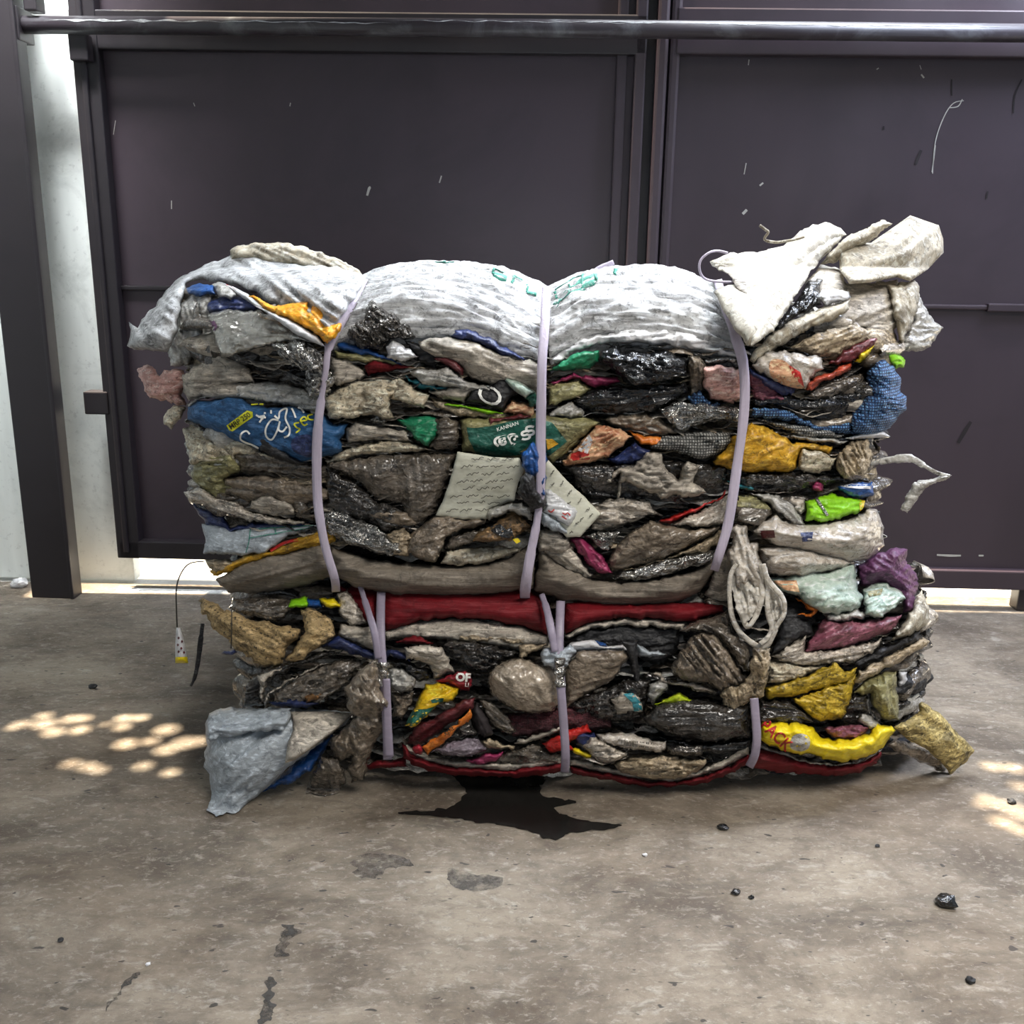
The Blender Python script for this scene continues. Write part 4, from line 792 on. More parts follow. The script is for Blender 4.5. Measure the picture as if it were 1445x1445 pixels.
strokes(o, 'red_mark', [px('S', '925,1085 950,1100 975,1075'), px('S', '1045,1105 1070,1120 1090,1105 1110,1130'), px('S', '1040,1135 1080,1160')], 1.6, 'inkr')
P('S', 'plastic_bag', 'plastic bag', 'bluish grey clear bag fold under the right paper corner', 'greyb', 'u', 7.8, .9, '870,1090 930,1110 1000,1160 1080,1245 1085,1300 1000,1262 900,1235 865,1200', w=.8, wl=20)
P('S', 'film_sheet', 'plastic sheet', 'pale grey film fold just right of the centre strap near its foot', 'sackg', 'u', 6, 1.4, '850,1255 1000,1262 1090,1320 1110,1400 1080,1450 960,1445 850,1440', w=1, wl=20)
P('F', 'film_sheet', 'plastic sheet', 'brown film tail hanging below the pale paper sheet', 'brown', 'u', 5.4, 1.6, '555,600 700,620 820,625 810,645 700,680 620,712 592,790 560,845 480,830 400,792 440,690 500,650', w=1.2, wl=18, a=-.6, st=2)
P('F', 'film_sheet', 'plastic sheet', 'dark film right of the brown film tail', 'filmd', 'u', 4.2, 1.2, '600,770 640,710 830,658 920,700 760,745 620,792', w=.8)
P('S', 'plastic_bag', 'plastic bag', 'small clear bluish bag corner under the pale paper sheet', 'clear', 'u', 7, .9, '400,1095 430,1065 560,1040 700,1018 780,1085 775,1165 660,1120 600,1095 500,1140 425,1185', w=1, wl=18)
o = P('S', 'snack_wrapper', 'wrapper', 'brown patterned wrapper with a black window near the centre strap', 'kraft', 'u', 7.4, 1, '285,1345 345,1260 480,1192 570,1120 640,1080 770,1218 700,1280 660,1300 620,1340 440,1352', w=.8, wl=24, a=.7)
o.data.materials[0] = mat('kraftd', '8a6a42', .5, dirt=.7, dcol='1a120a', speck=1.0, bump=.5)
decal(o, 'black_window', 'S', '430,1222 520,1202 570,1250 610,1230 640,1330 540,1318 440,1262', 'black')
decal(o, 'yellow_corner', 'S', '622,1330 668,1320 690,1350 655,1368', 'lemon')
P('F', 'plastic_bag', 'plastic bag', 'pale cream film lying along the bottom sack, left of the centre strap', 'sackb', 'u', 4.8, 1.2, '585,850 612,782 800,762 1000,770 990,800 850,835 760,855 660,862', w=1, wl=16, a=-.1, st=4)
P('F', 'woven_sack', 'sack', 'grey bottom sack of the upper bale between the left and centre straps', 'belly', 'u', 3.6, 3.6, '15,752 100,790 200,820 400,850 600,862 800,850 930,815 1010,770 1075,740 1060,980 1010,985 850,1012 600,1026 350,1012 150,972 30,905', w=.9, wl=26, a=.0, st=7, pl=.9, rad=34)
P('S', 'cloth_scrap', 'cloth', 'blue cloth rag knotted at the centre strap', 'blue', 'u', 8.2, 1.6, '685,600 730,570 760,535 800,500 835,560 855,600 850,760 790,800 720,745', w=1.4, wl=16, a=1.4, st=2)
P('S', 'cloth_scrap', 'cloth', 'blue cloth edge right of the centre strap', 'blue', 'u', 8.6, .8, '850,575 912,600 905,800 900,965 868,962 845,760', w=.8, a=1.5, st=3)
P('S', 'cloth_scrap', 'cloth', 'black cloth rag hanging in front of the centre strap', 'blackm', 'u', 10.4, 1.4, '660,900 690,820 735,755 800,790 812,900 860,970 905,1020 880,1062 792,1092 735,1010 668,960', w=1.6, wl=14, a=1.2, st=3)
# ---------------- upper bale, right of the centre strap ----------------
P('C', 'film_sheet', 'plastic sheet', 'white film folds under the sack bulge right of the centre strap', 'white', 'u', 2.8, 1.6, '125,600 200,540 290,495 400,468 600,435 800,452 960,505 1080,570 1090,610 900,560 700,530 500,520 380,530 250,575 130,640', w=1.6, wl=12, a=-.05, st=6)
P('C', 'plastic_bag', 'plastic bag', 'shiny green plastic piece right of the centre strap near the top', 'green', 'u', 4.2, 1.4, '120,662 200,602 300,560 385,558 375,620 330,655 200,662', w=.7, wl=20, a=-.4)
P('C', 'plastic_bag', 'plastic bag', 'glossy black bag bunched under the right sack bulge', 'black', 'u', 5, 2.6, '380,602 400,560 475,515 500,560 640,568 720,558 830,602 825,690 700,722 560,745 480,690 420,640', w=2, wl=18, a=.2, st=1.6)
P('C', 'film_sheet', 'plastic strip', 'magenta strip below the green piece', 'magenta', 'u', 4, .8, '130,712 250,680 300,688 480,690 495,722 350,752 270,702 150,728', w=.6)
P('C', 'film_sheet', 'plastic sheet', 'pale olive film below the magenta strip', 'olive', 'u', 3.4, 1.2, '118,725 200,718 270,702 355,752 300,790 240,812 120,842', w=.8)
P('C', 'plastic_bag', 'plastic bag', 'second black bag spread out below the glossy black one', 'black', 'u', 3.8, 2, '245,815 300,780 450,738 600,742 820,718 832,772 760,812 650,885 520,880 400,885 300,862', w=1.8, wl=20, a=-.1, st=2.5)
P('C', 'film_sheet', 'plastic sheet', 'brown upright film fold right of the black bags', 'brown', 'u', 3.6, 1.6, '828,585 900,590 935,650 905,790 832,802 835,700', w=1.2, wl=14, a=1.5, st=2)
P('C', 'foil_wrapper', 'wrapper', 'narrow silver strip under the right sack bulge', 'foil', 'u', 4, .8, '905,605 1000,592 1095,592 1098,622 930,628', w=.9, wl=9, a=0, st=3)
P('C', 'paper_sheet', 'paper', 'crumpled pink paper left of the right strap', 'pink', 'u', 4.4, 2, '905,640 1000,628 1112,655 1110,805 1050,832 950,802 915,745', w=1.2, wl=18)
P('C', 'paper_sheet', 'paper', 'dark pink speckled paper right of the right strap', 'maroonp', 'u', 3.2, 1.2, '1150,670 1240,700 1300,760 1320,805 1240,812 1150,805', w=1.2, wl=12)
P('C', 'film_sheet', 'plastic sheet', 'torn bright blue film bits under the pink paper', 'mesh', 'u', 4.2, .8, '820,800 900,765 960,822 1010,830 960,850 860,832', w=1.2, wl=7, jit=3)
P('C', 'foil_wrapper', 'wrapper', 'long creased silver film left of the right strap', 'foil', 'u', 3.8, 1.8, '678,862 760,820 900,818 1000,835 1105,862 1105,932 1020,922 930,930 860,950 800,982 740,930', w=1.6, wl=12, a=.1, st=3)
P('C', 'film_sheet', 'plastic sheet', 'brown grey film under the second black bag', 'brown', 'u', 3, 1.6, '380,905 480,885 600,868 700,905 800,985 700,992 600,975 450,942', w=1, wl=22)
P('C', 'film_sheet', 'plastic sheet', 'crumpled clear grey film right of the centre strap', 'clear', 'u', 3.4, 1.4, '125,870 240,812 312,870 300,902 180,905 120,900', w=1.2, wl=12, a=-.5, st=3)
P('G', 'film_sheet', 'plastic sheet', 'olive film folds sloping beside the green printed panel', 'olive', 'u', 3.2, 1.6, '120,130 250,105 350,108 395,150 330,175 280,230 200,300 120,340 160,260 215,210', w=1.3, wl=12, a=-.8, st=4)
o = P('G', 'snack_wrapper', 'wrapper', 'peach and orange printed wrapper in the middle right', 'peach', 'u', 4.4, 1.8, '195,330 260,255 320,190 370,140 480,160 548,200 500,252 430,302 340,335 200,358', w=1.4, wl=16, a=-.5)
decal(o, 'red_corner', 'G', '240,290 290,272 330,290 335,318 232,325', 'inkr'); decal(o, 'white_patch', 'G', '270,272 330,190 348,222 322,290', 'white')
P('G', 'film_sheet', 'plastic strip', 'narrow orange strip right of the peach wrapper', 'orange', 'u', 4.2, .7, '520,170 570,185 620,198 710,205 690,262 640,250 580,228', w=.6)
P('G', 'film_sheet', 'plastic sheet', 'navy film under the orange strip', 'navy', 'u', 3.8, 1.6, '430,325 500,270 560,235 640,270 625,320 560,345 470,355', w=1, wl=18, a=-.5)
P('G', 'film_sheet', 'plastic sheet', 'grey speckled net film left of the yellow bag', 'meshw', 'u', 4, 2, '640,262 700,200 800,190 920,175 1050,180 1060,230 1010,290 900,325 760,275', w=1.3, wl=14)
P('H', 'plastic_bag', 'plastic bag', 'mustard yellow plastic bag folded behind the right strap', 'gold', 'u', 4.4, 2.2, '90,330 150,265 200,205 290,130 350,145 420,185 500,232 600,235 700,250 692,292 552,270 525,330 515,378 400,386 250,386 150,360', w=1.1, wl=30, a=-.5, st=2, rad=18)
P('H', 'cloth_scrap', 'cloth', 'tan woven patch on the right end of the mustard bag', 'cream', 'u', 5.6, .8, '520,352 555,270 640,270 725,322 690,372 640,388 560,385', w=.6, sharp=True)
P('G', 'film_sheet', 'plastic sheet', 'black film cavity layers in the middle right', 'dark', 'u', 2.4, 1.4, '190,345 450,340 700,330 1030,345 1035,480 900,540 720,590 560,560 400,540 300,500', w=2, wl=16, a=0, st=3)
P('G', 'film_sheet', 'plastic bag', 'shiny black folded bag edge in the middle right cavity', 'black', 'u', 3.8, 1, '300,500 330,480 420,485 520,505 480,530 380,525 340,520', w=.8)
P('G', 'film_bundle', 'plastic rope', 'torn grey twisted film rag drooping in the middle right', 'sackg', 'u', 5, 2, '418,430 450,385 490,358 560,350 600,300 640,278 700,282 722,360 770,400 790,425 800,370 825,325 900,348 880,400 860,435 900,460 930,482 850,512 760,505 700,512 640,485 600,465 550,440 510,420 490,470 485,520 465,515 475,450 495,400 470,405 435,440', w=1.8, wl=14, jit=2, rad=9)
P('G', 'film_bundle', 'plastic bundle', 'grey brown layered bundle under the twisted rag', 'film', 'u', 4, 2.4, '340,590 360,555 400,530 520,508 640,530 665,570 705,602 640,612 560,640 440,680 400,692 340,682', w=1.4, wl=16, a=.1, st=3)
P('G', 'film_sheet', 'plastic strip', 'narrow bright red strip in the middle right', 'red', 'u', 4.4, .8, '675,628 780,590 930,550 1030,480 1000,520 900,572 800,620 750,650', w=.5)
P('G', 'film_sheet', 'plastic sheet', 'pinkish grey film left of the right strap, lower half', 'pink', 'u', 4.2, 1.8, '740,655 820,615 900,575 1040,488 1045,560 1022,640 900,672', w=1, wl=24, a=-.5, st=3).data.materials[0] = K['film']
P('G', 'plastic_sheet', 'plastic sheet', 'broad grey brown sheet above the bottom sack, right of centre', 'brown', 'u', 4.6, 2.4, '420,840 460,770 520,705 640,632 740,655 845,678 1000,665 950,712 850,760 700,838 560,870 500,885 450,885', w=1.3, wl=30, a=-.45, st=3)
P('G', 'foil_wrapper', 'wrapper', 'bright silver foil triangle right of the paper card', 'foil', 'u', 5, 1, '305,705 380,685 492,690 462,742 425,790 375,762', w=1.6, wl=9)
P('G', 'snack_wrapper', 'wrapper', 'magenta edged wrapper slanting down beside the silver foil', 'magenta', 'u', 5, 1.4, '225,728 300,718 380,788 432,868 445,902 380,892 320,850 280,790', w=1, wl=14, a=.9, st=2)
P('G', 'film_sheet', 'plastic sheet', 'grey inner film behind the bottom sack, right of the centre strap', 'sackg', 'u', 4.2, 1.6, '78,700 160,688 230,740 290,830 350,900 330,925 200,880 90,790', w=1.2, wl=14, a=.6, st=4)
P('G', 'film_sheet', 'plastic strip', 'cream brown strip above the silver lip of the bottom sack', 'tan', 'u', 5, 1.2, '500,888 600,865 700,832 850,765 1012,668 1003,760 900,800 800,812 600,868', w=.8, wl=14, a=-.4, st=5)
P('G', 'foil_wrapper', 'wrapper', 'silver strip along the lip of the bottom sack', 'foil', 'u', 5, 1.2, '440,925 500,900 600,868 800,808 995,780 960,835 800,888 650,925 560,942', w=1.1, wl=9, a=-.3, st=5)
P('G', 'woven_sack', 'sack', 'grey bottom sack of the upper bale between the centre and right straps', 'belly', 'u', 3.8, 3.8, '75,750 130,800 200,855 350,925 500,948 700,925 850,888 955,835 1030,700 1045,690 1010,830 900,985 800,1042 600,1080 400,1078 200,1042 45,982', w=.9, wl=26, a=.0, st=7, pl=.9, rad=34)
P('G', 'woven_sack', 'sack', 'dark beige sack fold hanging right of the right strap foot', 'sackg', 'u', 3, 2, '915,1010 950,930 1000,800 1045,770 1080,840 1060,900 1050,1000 1040,1085 960,1050', w=1, wl=28, a=1.4, st=2)
# right upper: flaring sacks
fl = P('D', 'woven_sack', 'sack', 'white sack mouth flaring up beside the right strap', 'sackc', 'u', 4, 4.0, '80,290 110,270 200,240 350,230 450,205 540,132 600,98 650,84 740,112 776,150 700,220 640,280 560,390 480,510 400,640 330,690 270,722 230,660 200,620 150,540 95,437 150,405 205,402 190,360 120,330', w=1.3, wl=60, a=1.0, st=2.5, pil=True, rad=46, g=(.0001, -.0012), oct=2)
P('D', 'fold', None, None, 'sackc', 'u', 8.6, 2.2, '335,480 400,410 480,330 560,255 660,190 740,150 776,150 700,222 640,282 560,392 480,512 400,640 330,690 285,715 300,620 310,540', parent=fl, w=1.0, wl=40, a=-.9, st=3, g=(.0001, -.0012), tuck=.6)
P('D', 'inner_face', None, None, 'sackg', 'u', 7.4, .4, '100,300 190,290 260,345 310,400 335,470 280,475 240,440 205,400 185,355 140,325', parent=fl, w=.8, wl=30, a=.8, st=3, g=(.0001, -.0012), tuck=.6)
P('D', 'woven_sack', 'sack', 'beige sack fold standing behind the top right sack corner', 'sackb', 'u', -5, 2.5, '630,300 700,230 770,165 860,118 950,72 1012,92 950,140 880,195 800,230 720,290', w=1.2, wl=30, a=-.6, st=3, pil=True, Y0=1.92)
P('D', 'woven_sack', 'sack', 'broad beige sack corner pointing up at the top right', 'sackb', 'u', 4.5, 5, '740,330 735,235 820,190 900,190 1000,120 1100,50 1170,75 1245,100 1268,170 1270,240 1190,325 1100,386 1030,365 900,392 790,400', w=1.5, wl=55, a=-.6, st=2, pil=True, rad=46, jit=0, g=(-.0001, -.0010), oct=2)
P('D', 'woven_sack', 'sack', 'inner fold beneath the top right sack corner, greyed to look shaded', 'sackg', 'u', 0, 2.6, '560,400 640,300 740,320 780,395 900,392 1035,375 1045,560 1000,700 860,640 700,600 680,500', w=2.0, wl=30, a=-.5, st=2, g=(0, -.0006))  # grey material puts the underside's shadow into the colour
P('D', 'woven_sack', 'sack', 'beige sack strip hanging down at the upper right edge', 'sackb', 'u', 3, 2, '985,405 1050,395 1120,383 1150,412 1148,500 1105,610 1055,722 1030,640 1015,540', w=1.2, wl=24, a=1.3, st=2, pil=True)
P('D', 'plastic_bag', 'plastic bag', 'clear crinkled bag end at the far upper right', 'clear', 'u', 1.5, 1.2, '1130,440 1160,470 1200,560 1270,628 1195,722 1125,746 1030,742 1065,700 1110,600', w=1.2, wl=18, pil=True, sharp=True)
P('D', 'plastic_bag', 'plastic bag', 'glossy black bag between the flaring sacks', 'black', 'u', 3.4, 2.6, '415,610 470,540 520,475 580,385 620,372 662,380 640,430 650,500 560,545 480,595 430,645', w=1.8, wl=16, a=-.8, st=2)
P('D', 'plastic_bag', 'plastic bag', 'small white bag knot on the glossy black bag at the upper right', 'white', 'u', 5.5, 1.4, '620,460 650,435 705,422 782,440 795,470 720,502 660,512', w=1, wl=14)
P('D', 'plastic_sheet', 'plastic sheet', 'long cream folded sheet slanting up from the right strap', 'sackb', 'u', 5.2, 2.2, '275,785 330,710 400,645 480,595 560,560 680,512 797,478 785,540 700,592 600,622 500,680 400,740 300,812', w=1, wl=24, a=-.55, st=4)
P('D', 'film_sheet', 'plastic sheet', 'tan checked film under the cream folded sheet', 'tan', 'u', 3.4, 2, '440,745 560,680 660,640 800,610 910,640 880,700 800,740 720,792 640,792 560,745', w=1.4, wl=20, a=-.4, st=2)
o = P('D', 'snack_wrapper', 'wrapper', 'cream wrapper with brown and red print beside the right strap', 'pale', 'u', 6.2, 2.2, '288,820 330,770 400,742 460,740 560,760 645,772 655,830 600,880 565,935 480,925 400,890 330,855', w=1, wl=30, a=.5, st=2)
decal(o, 'brown_print', 'D', '390,790 470,800 560,925 470,920 390,870', 'peach', sharp=False); decal(o, 'red_print', 'D', '480,812 540,850 560,925 530,900 500,870', 'red')
P('D', 'plastic_bag', 'plastic bag', 'dark navy edge under the cream wrapper', 'navy', 'u', 5.4, 1.4, '280,825 330,850 400,882 520,935 500,970 440,968 380,935 300,875', w=.8)
P('D', 'snack_wrapper', 'wrapper', 'crumpled red wrapper right of the cream wrapper', 'red', 'u', 5.6, 1.4, '560,945 580,890 640,860 700,850 760,800 805,795 790,845 740,870 650,900 600,950', w=1.3, wl=12, a=-.5, st=2).data.materials[0] = mat('redo', 'b5482c', .3, dirt=.45, dcol='3a1008', speck=.2)
P('D', 'snack_wrapper', 'wrapper', 'dark wrapper with golden edges poking out at the upper right', 'maroon', 'u', 5, 1.4, '680,812 760,740 860,680 943,663 930,712 880,750 830,785 760,805', w=1, wl=14, a=-.6, st=3)
P('D', 'snack_wrapper', 'wrapper', 'small yellow wrapper tip beside the dark golden wrapper', 'lemon', 'u', 5.8, .8, '820,795 850,745 930,705 900,745 870,780 845,800', w=.6)
P('D', 'leaf', 'leaf', 'green leaf like plastic flap curling at the right edge', 'lime', 'u', 3.5, .6, '918,722 980,708 1030,745 1075,782 1062,820 1020,832 985,790 965,745', pil=True, w=.8, wl=16)
P('D', 'film_sheet', 'plastic sheet', 'dark brown film bundle above the blue mesh bag', 'filmd', 'u', 3.6, 1.6, '560,965 640,905 760,870 870,850 865,930 760,960 640,1005', w=1.4, wl=12, a=-.3, st=3)
P('D', 'film_sheet', 'plastic sheet', 'black film layer below the cream wrapper', 'black', 'u', 3, 1.6, '290,990 460,965 600,990 760,960 880,930 880,1000 800,1090 760,1110 640,1120 560,1080 480,1045 300,1020', w=1.6, wl=18, a=.1, st=3)
P('D', 'film_sheet', 'plastic sheet', 'pinkish torn film just right of the right strap', 'pink', 'u', 3.8, .8, '288,865 380,935 470,975 465,1002 300,990', w=1.2, wl=10).data.materials[0] = K['maroonp']
P('D', 'mesh_bag', 'mesh bag', 'bright blue woven mesh bag bunched at the right edge', 'mesh', 'u', 4.6, 3, '790,1125 800,1060 850,1000 880,930 875,850 920,800 965,782 1020,825 1050,880 1052,950 1085,1000 1080,1040 1040,1070 1000,1130 940,1165 860,1172 800,1160', w=1.4, wl=18, a=.6, st=2, rad=26)
P('H', 'mesh_bag', 'mesh bag', 'long strip of blue woven mesh right of the right strap', 'mesh', 'u', 4.2, 1.2, '285,60 380,58 480,70 560,115 640,150 720,140 800,130 810,190 740,192 640,180 500,125 290,100', w=.8, wl=20, a=.1, st=4)
P('H', 'mesh_bag', 'mesh bag', 'white woven mesh strip under the blue mesh', 'meshw', 'u', 3.8, 1.4, '285,95 430,120 560,145 690,170 770,200 700,212 560,205 440,170 400,155', w=1, wl=12, a=.2, st=5)
P('H', 'flat_plate', 'plate', 'thin pale flat plate edge sticking out at the right under the blue mesh', 'white', 'u', 5.2, .3, '770,212 860,182 960,175 1000,203 900,212 800,218', w=.1, jit=0)
P('H', 'film_sheet', 'plastic strip', 'flat pale grey strips above the mustard bag', 'clear', 'u', 4.6, .8, '470,198 600,198 700,205 785,235 740,246 600,232 510,218', w=.5, a=.1, st=4)
P('H', 'plastic_bag', 'plastic bag', 'knotted cream bag gathered at the right edge', 'tan', 'u', 4.8, 3, '720,372 735,290 790,228 885,215 890,260 908,295 885,350 860,420 800,425 740,400', w=2.2, wl=12, a=1.2, st=2)
P('H', 'film_sheet', 'plastic sheet', 'dark mixed film layers under the mustard bag', 'dark', 'u', 3.4, 1.6, '230,395 400,385 520,385 650,400 740,400 870,430 740,450 600,470 480,500 300,490 230,470', w=2, wl=10, a=.05, st=3)
P('H', 'film_sheet', 'plastic strip', 'teal strip just right of the right strap', 'teal', 'u', 4.2, .6, '160,425 230,440 320,455 310,478 220,468', w=.4)
P('H', 'film_scrap', 'plastic scrap', 'small bright magenta knot in the right layers', 'magenta', 'u', 5.2, 1.2, '588,452 622,430 668,442 655,482 615,480', w=1, wl=6)
o = P('H', 'plastic_pouch', 'pouch', 'small shiny blue pouch at the right edge above the lime packet', 'navy', 'u', 5.4, 1.2, '728,465 760,445 820,442 885,435 905,430 918,480 915,500 850,520 770,500', w=.7, wl=16)
o.data.materials[0] = K['blue']; decal(o, 'white_edge', 'H', '740,455 800,443 880,445 910,470 840,468 780,462', 'white')
o = P('H', 'plastic_packet', 'packet', 'lime green packet with a thin silver strip at the right edge', 'lime', 'u', 5.6, 1.4, '562,535 640,505 700,490 775,510 870,528 862,570 840,590 740,622 650,636 570,628', w=1, wl=18)
strokes(o, 'silver_strip', [px('H', '620,515 650,560 680,605')], 4, 'foil'); decal(o, 'yellow_edge', 'H', '840,525 870,528 864,560 845,585', 'lemon')
P('H', 'plastic_packet', 'packet', 'small white and yellow striped packet left of the lime packet', 'pale', 'u', 4.8, 1, '470,530 500,508 560,520 568,590 540,610 500,580', w=1, wl=9)
o = P('H', 'plastic_bag', 'plastic bag', 'grey bag with yellow corner and three pale rings by the right strap', 'filmd', 'u', 4.6, 1.2, '212,500 330,498 400,560 400,600 330,662 210,640 205,560', w=.5)
decal(o, 'yellow_corner', 'H', '215,500 330,500 392,575 220,560', 'olive')
for c in ('222,620', '262,628', '308,628'): text(o, 'O', *px('H', c)[0], 12, 10, 'inkgrey')
P('H', 'plastic_bag', 'plastic bag', 'long clear grey film crossing above the big pale bag', 'clear', 'u', 5.4, 1.4, '290,490 430,500 500,540 565,650 500,650 440,600 380,545', w=.9, wl=16, a=.7, st=3)
o = P('H', 'plastic_bag', 'plastic bag', 'big pale plastic bag bulging at the right, upper of two', 'pale', 'u', 5.4, 5, '290,690 340,640 412,588 450,625 560,645 720,632 850,600 890,560 930,580 962,650 972,750 930,800 880,832 800,850 700,830 600,800 420,765', w=1.4, wl=34, a=.2, st=2.6, rad=40)
decal(o, 'small_label', 'H', '330,682 405,680 412,718 345,722', 'maroon'); decal(o, 'small_label', 'H', '540,692 605,688 600,735 550,740', 'navy')
P('H', 'plastic_bag', 'plastic bag', 'pale pinkish plastic bag bulging at the right, lower of two', 'pale', 'u', 5.6, 3.6, '320,770 420,760 560,775 700,805 825,845 760,880 660,900 560,922 450,918 380,900 340,840', w=1.4, wl=26, a=-.1, st=3, rad=28)
o = P('L', 'plastic_bag', 'plastic bag', 'mint green milky bag below the pale bags at the right', 'mint', 'l', 7, 4, '235,135 320,130 420,108 560,100 700,58 722,120 720,180 748,240 735,290 690,320 600,335 520,320 400,235 300,205', w=1.3, wl=24, a=-.1, st=2.5, rad=30)
decal(o, 'orange_patch', 'L', '265,150 395,148 412,212 335,200', 'peach')
P('L', 'plastic_bag', 'plastic bag', 'crinkled bluish clear bag end under the mint bag', 'clear', 'l', 5, 2, '540,325 640,318 720,290 770,330 760,362 700,362 600,372 560,365', w=1.4, wl=12)
P('L', 'plastic_bag', 'plastic bag', 'purple bag bulging at the right side', 'purple', 'l', 3.5, 4, '712,75 780,30 850,0 930,-32 985,-20 992,60 1035,110 1045,200 1020,310 965,332 955,260 930,200 830,172 740,190 722,130', w=1.6, wl=22, a=.6, st=2, rad=30)
o = P('L', 'plastic_bag', 'plastic bag', 'clear bag with yellow tint in front of the purple bag', 'mint', 'l', 6, 2.6, '745,195 800,165 880,150 965,200 985,245 920,300 850,345 770,335 750,270', w=1.4, wl=16, a=-.4)
decal(o, 'yellow_patch', 'L', '770,210 860,190 850,225 790,235', 'olive')
P('L', 'woven_sack', 'sack', 'cream sack edge curling at the right end of the lower bale', 'sackb', 'l', 3.5, 3, '900,470 950,400 1000,320 1040,225 1070,198 1092,240 1108,300 1100,385 1020,440', w=1.4, wl=18, a=-1, st=2, pil=True)
P('L', 'snack_wrapper', 'wrapper', 'maroon printed wrapper sloping under the mint bag', 'maroonp', 'l', 4.5, 2.2, '425,545 480,440 545,350 640,370 760,362 860,350 962,330 930,400 860,440 700,492 600,520', w=1.4, wl=18, a=-.5, st=3)
P('L', 'film_sheet', 'plastic sheet', 'grey brown film folds below the maroon wrapper', 'film', 'l', 4.4, 1.8, '255,560 350,500 440,440 440,530 600,520 740,490 862,462 820,520 720,592 600,602 480,612 360,600', w=1.2, wl=14, a=-.2, st=5)
P('L', 'film_sheet', 'plastic sheet', 'black film hollow beside the white looped bag', 'blackm', 'l', 3, 1, '250,560 300,440 330,300 340,240 500,310 480,430 380,480', w=1)
P('L', 'film_sheet', 'plastic strip', 'orange edged strip under the mint bag', 'orange', 'l', 5.6, .7, '390,240 450,262 520,310 500,330 470,345 400,330 480,318 430,275', w=.4)
P('L', 'plastic_board', 'board', 'stack of thin flat dark edged boards sticking out right', 'tan', 'l', 5, 1.2, '700,695 722,640 860,570 1000,490 1082,452 1112,472 1105,492 940,592 830,650 740,695', w=1.4, wl=7, a=-.5, st=7)
P('L', 'film_sheet', 'plastic sheet', 'black layer above the flat boards at the right', 'blackm', 'l', 4, 1.4, '700,590 860,510 1060,420 1050,470 900,540 730,630', w=1, wl=8, a=-.5, st=5)
P('L', 'film_sheet', 'plastic sheet', 'white speckled film right of the brown hanging strip', 'cream', 'l', 4, 1.8, '235,585 330,575 400,600 560,605 500,640 380,685 235,705', w=1.3, wl=10)
P('L', 'snack_wrapper', 'wrapper', 'long rolled mustard wrapper under the speckled film', 'mustard', 'l', 5.6, 1.8, '222,718 300,700 380,680 500,640 600,588 650,640 720,618 705,660 690,700 600,722 500,742 380,768 240,785', w=1, wl=14, a=-.35, st=4)
P('L', 'snack_wrapper', 'wrapper', 'crumpled mustard yellow wrapper with dark blotches', 'mustard', 'l', 5, 2.2, '368,785 430,760 520,735 640,690 715,650 705,720 690,790 640,892 520,905 450,870', w=1.3, wl=20, a=.4)
P('L', 'plastic_bag', 'plastic bag', 'pale yellow crumpled bag standing at the right end', 'olive', 'l', 4.4, 3.4, '690,755 740,700 790,665 860,640 925,632 930,720 942,790 945,900 900,905 850,885 800,800 790,760', w=1.6, wl=20, a=1.3, st=1.6, rad=26)
P('L', 'film_sheet', 'plastic sheet', 'dark hollow film behind the mustard wrapper', 'dark', 'l', 3, 1.6, '670,770 780,750 800,850 850,905 760,925 620,905', w=1.2)
P('L', 'film_scrap', 'plastic scrap', 'small white scrap hanging off the right end', 'white', 'l', 1, .6, '938,705 940,660 952,630 988,640 990,675 975,708 945,726', pil=True, w=.5)
P('L', 'plastic_bag', 'plastic bag', 'bluish clear film tip above the yellow bag', 'clear', 'l', 5.6, 1, '720,905 745,855 800,880 850,930 790,945', w=.9, wl=10)
P('L', 'film_sheet', 'plastic sheet', 'black plastic sheet above the yellow bag at lower right', 'dark', 'l', 4, 1.8, '190,790 360,785 440,860 490,915 340,925 190,925', w=1.6, wl=18, a=.2, st=3)
o = P('L', 'plastic_bag', 'plastic bag', 'bright yellow bag printed PACK in red at the lower right', 'lemon', 'l', 6.4, 3, '195,935 215,912 300,910 405,910 480,935 520,985 600,1005 700,985 780,965 830,920 905,922 922,960 885,1010 860,1045 760,1108 650,1122 560,1110 480,1080 400,1085 300,1055 200,1005', w=1.3, wl=26, a=.2, st=2, rad=24)
text(o, 'PACK', *px('L', '285,980')[0], 24, 44, 'inkr', sx=.85, bold=.02, label='red letters PACK')
decal(o, 'grey_round_patch', 'L', '360,1040 375,985 420,970 462,990 465,1040 430,1065 385,1060', 'clear', sharp=False)
P('L', 'snack_wrapper', 'wrapper', 'crinkled dark magenta wrapper resting in the yellow bag', 'magenta', 'l', 5.6, 1.8, '535,945 640,925 740,918 795,935 770,965 720,1000 640,1005 580,985', w=1.4, wl=10).data.materials[0] = K['maroonp']
o = P('L', 'cardboard_sheet', 'stiff sheet', 'stiff folded yellow brown sheet sticking out to the floor at the right', 'kraft', 'l', 6, 1.2, '920,935 1000,890 1055,848 1045,815 1065,795 1120,830 1185,885 1260,970 1352,1062 1292,1135 1218,1192 1190,1150 1100,1060 1000,1010 960,980', sharp=True, w=1.0, wl=40, a=.7, st=2, pil=True, jit=1, g=(-.00005, -.0003))
o.data.materials[0] = mat('kraftr', 'a8955a', .6, dirt=.65, dcol='2a2210', speck=.8, bump=.6)
P('L', 'cardboard_sheet', 'stiff sheet', 'underside flap of the stiff sheet at the right end, browned to look shaded', 'brown', 'l', 3.5, .8, '870,1032 920,1005 1000,1020 1120,1055 1195,1120 1222,1188 1190,1180 1000,1100', w=.7, pil=True)  # darker brown than the sheet itself, shade put into the colour
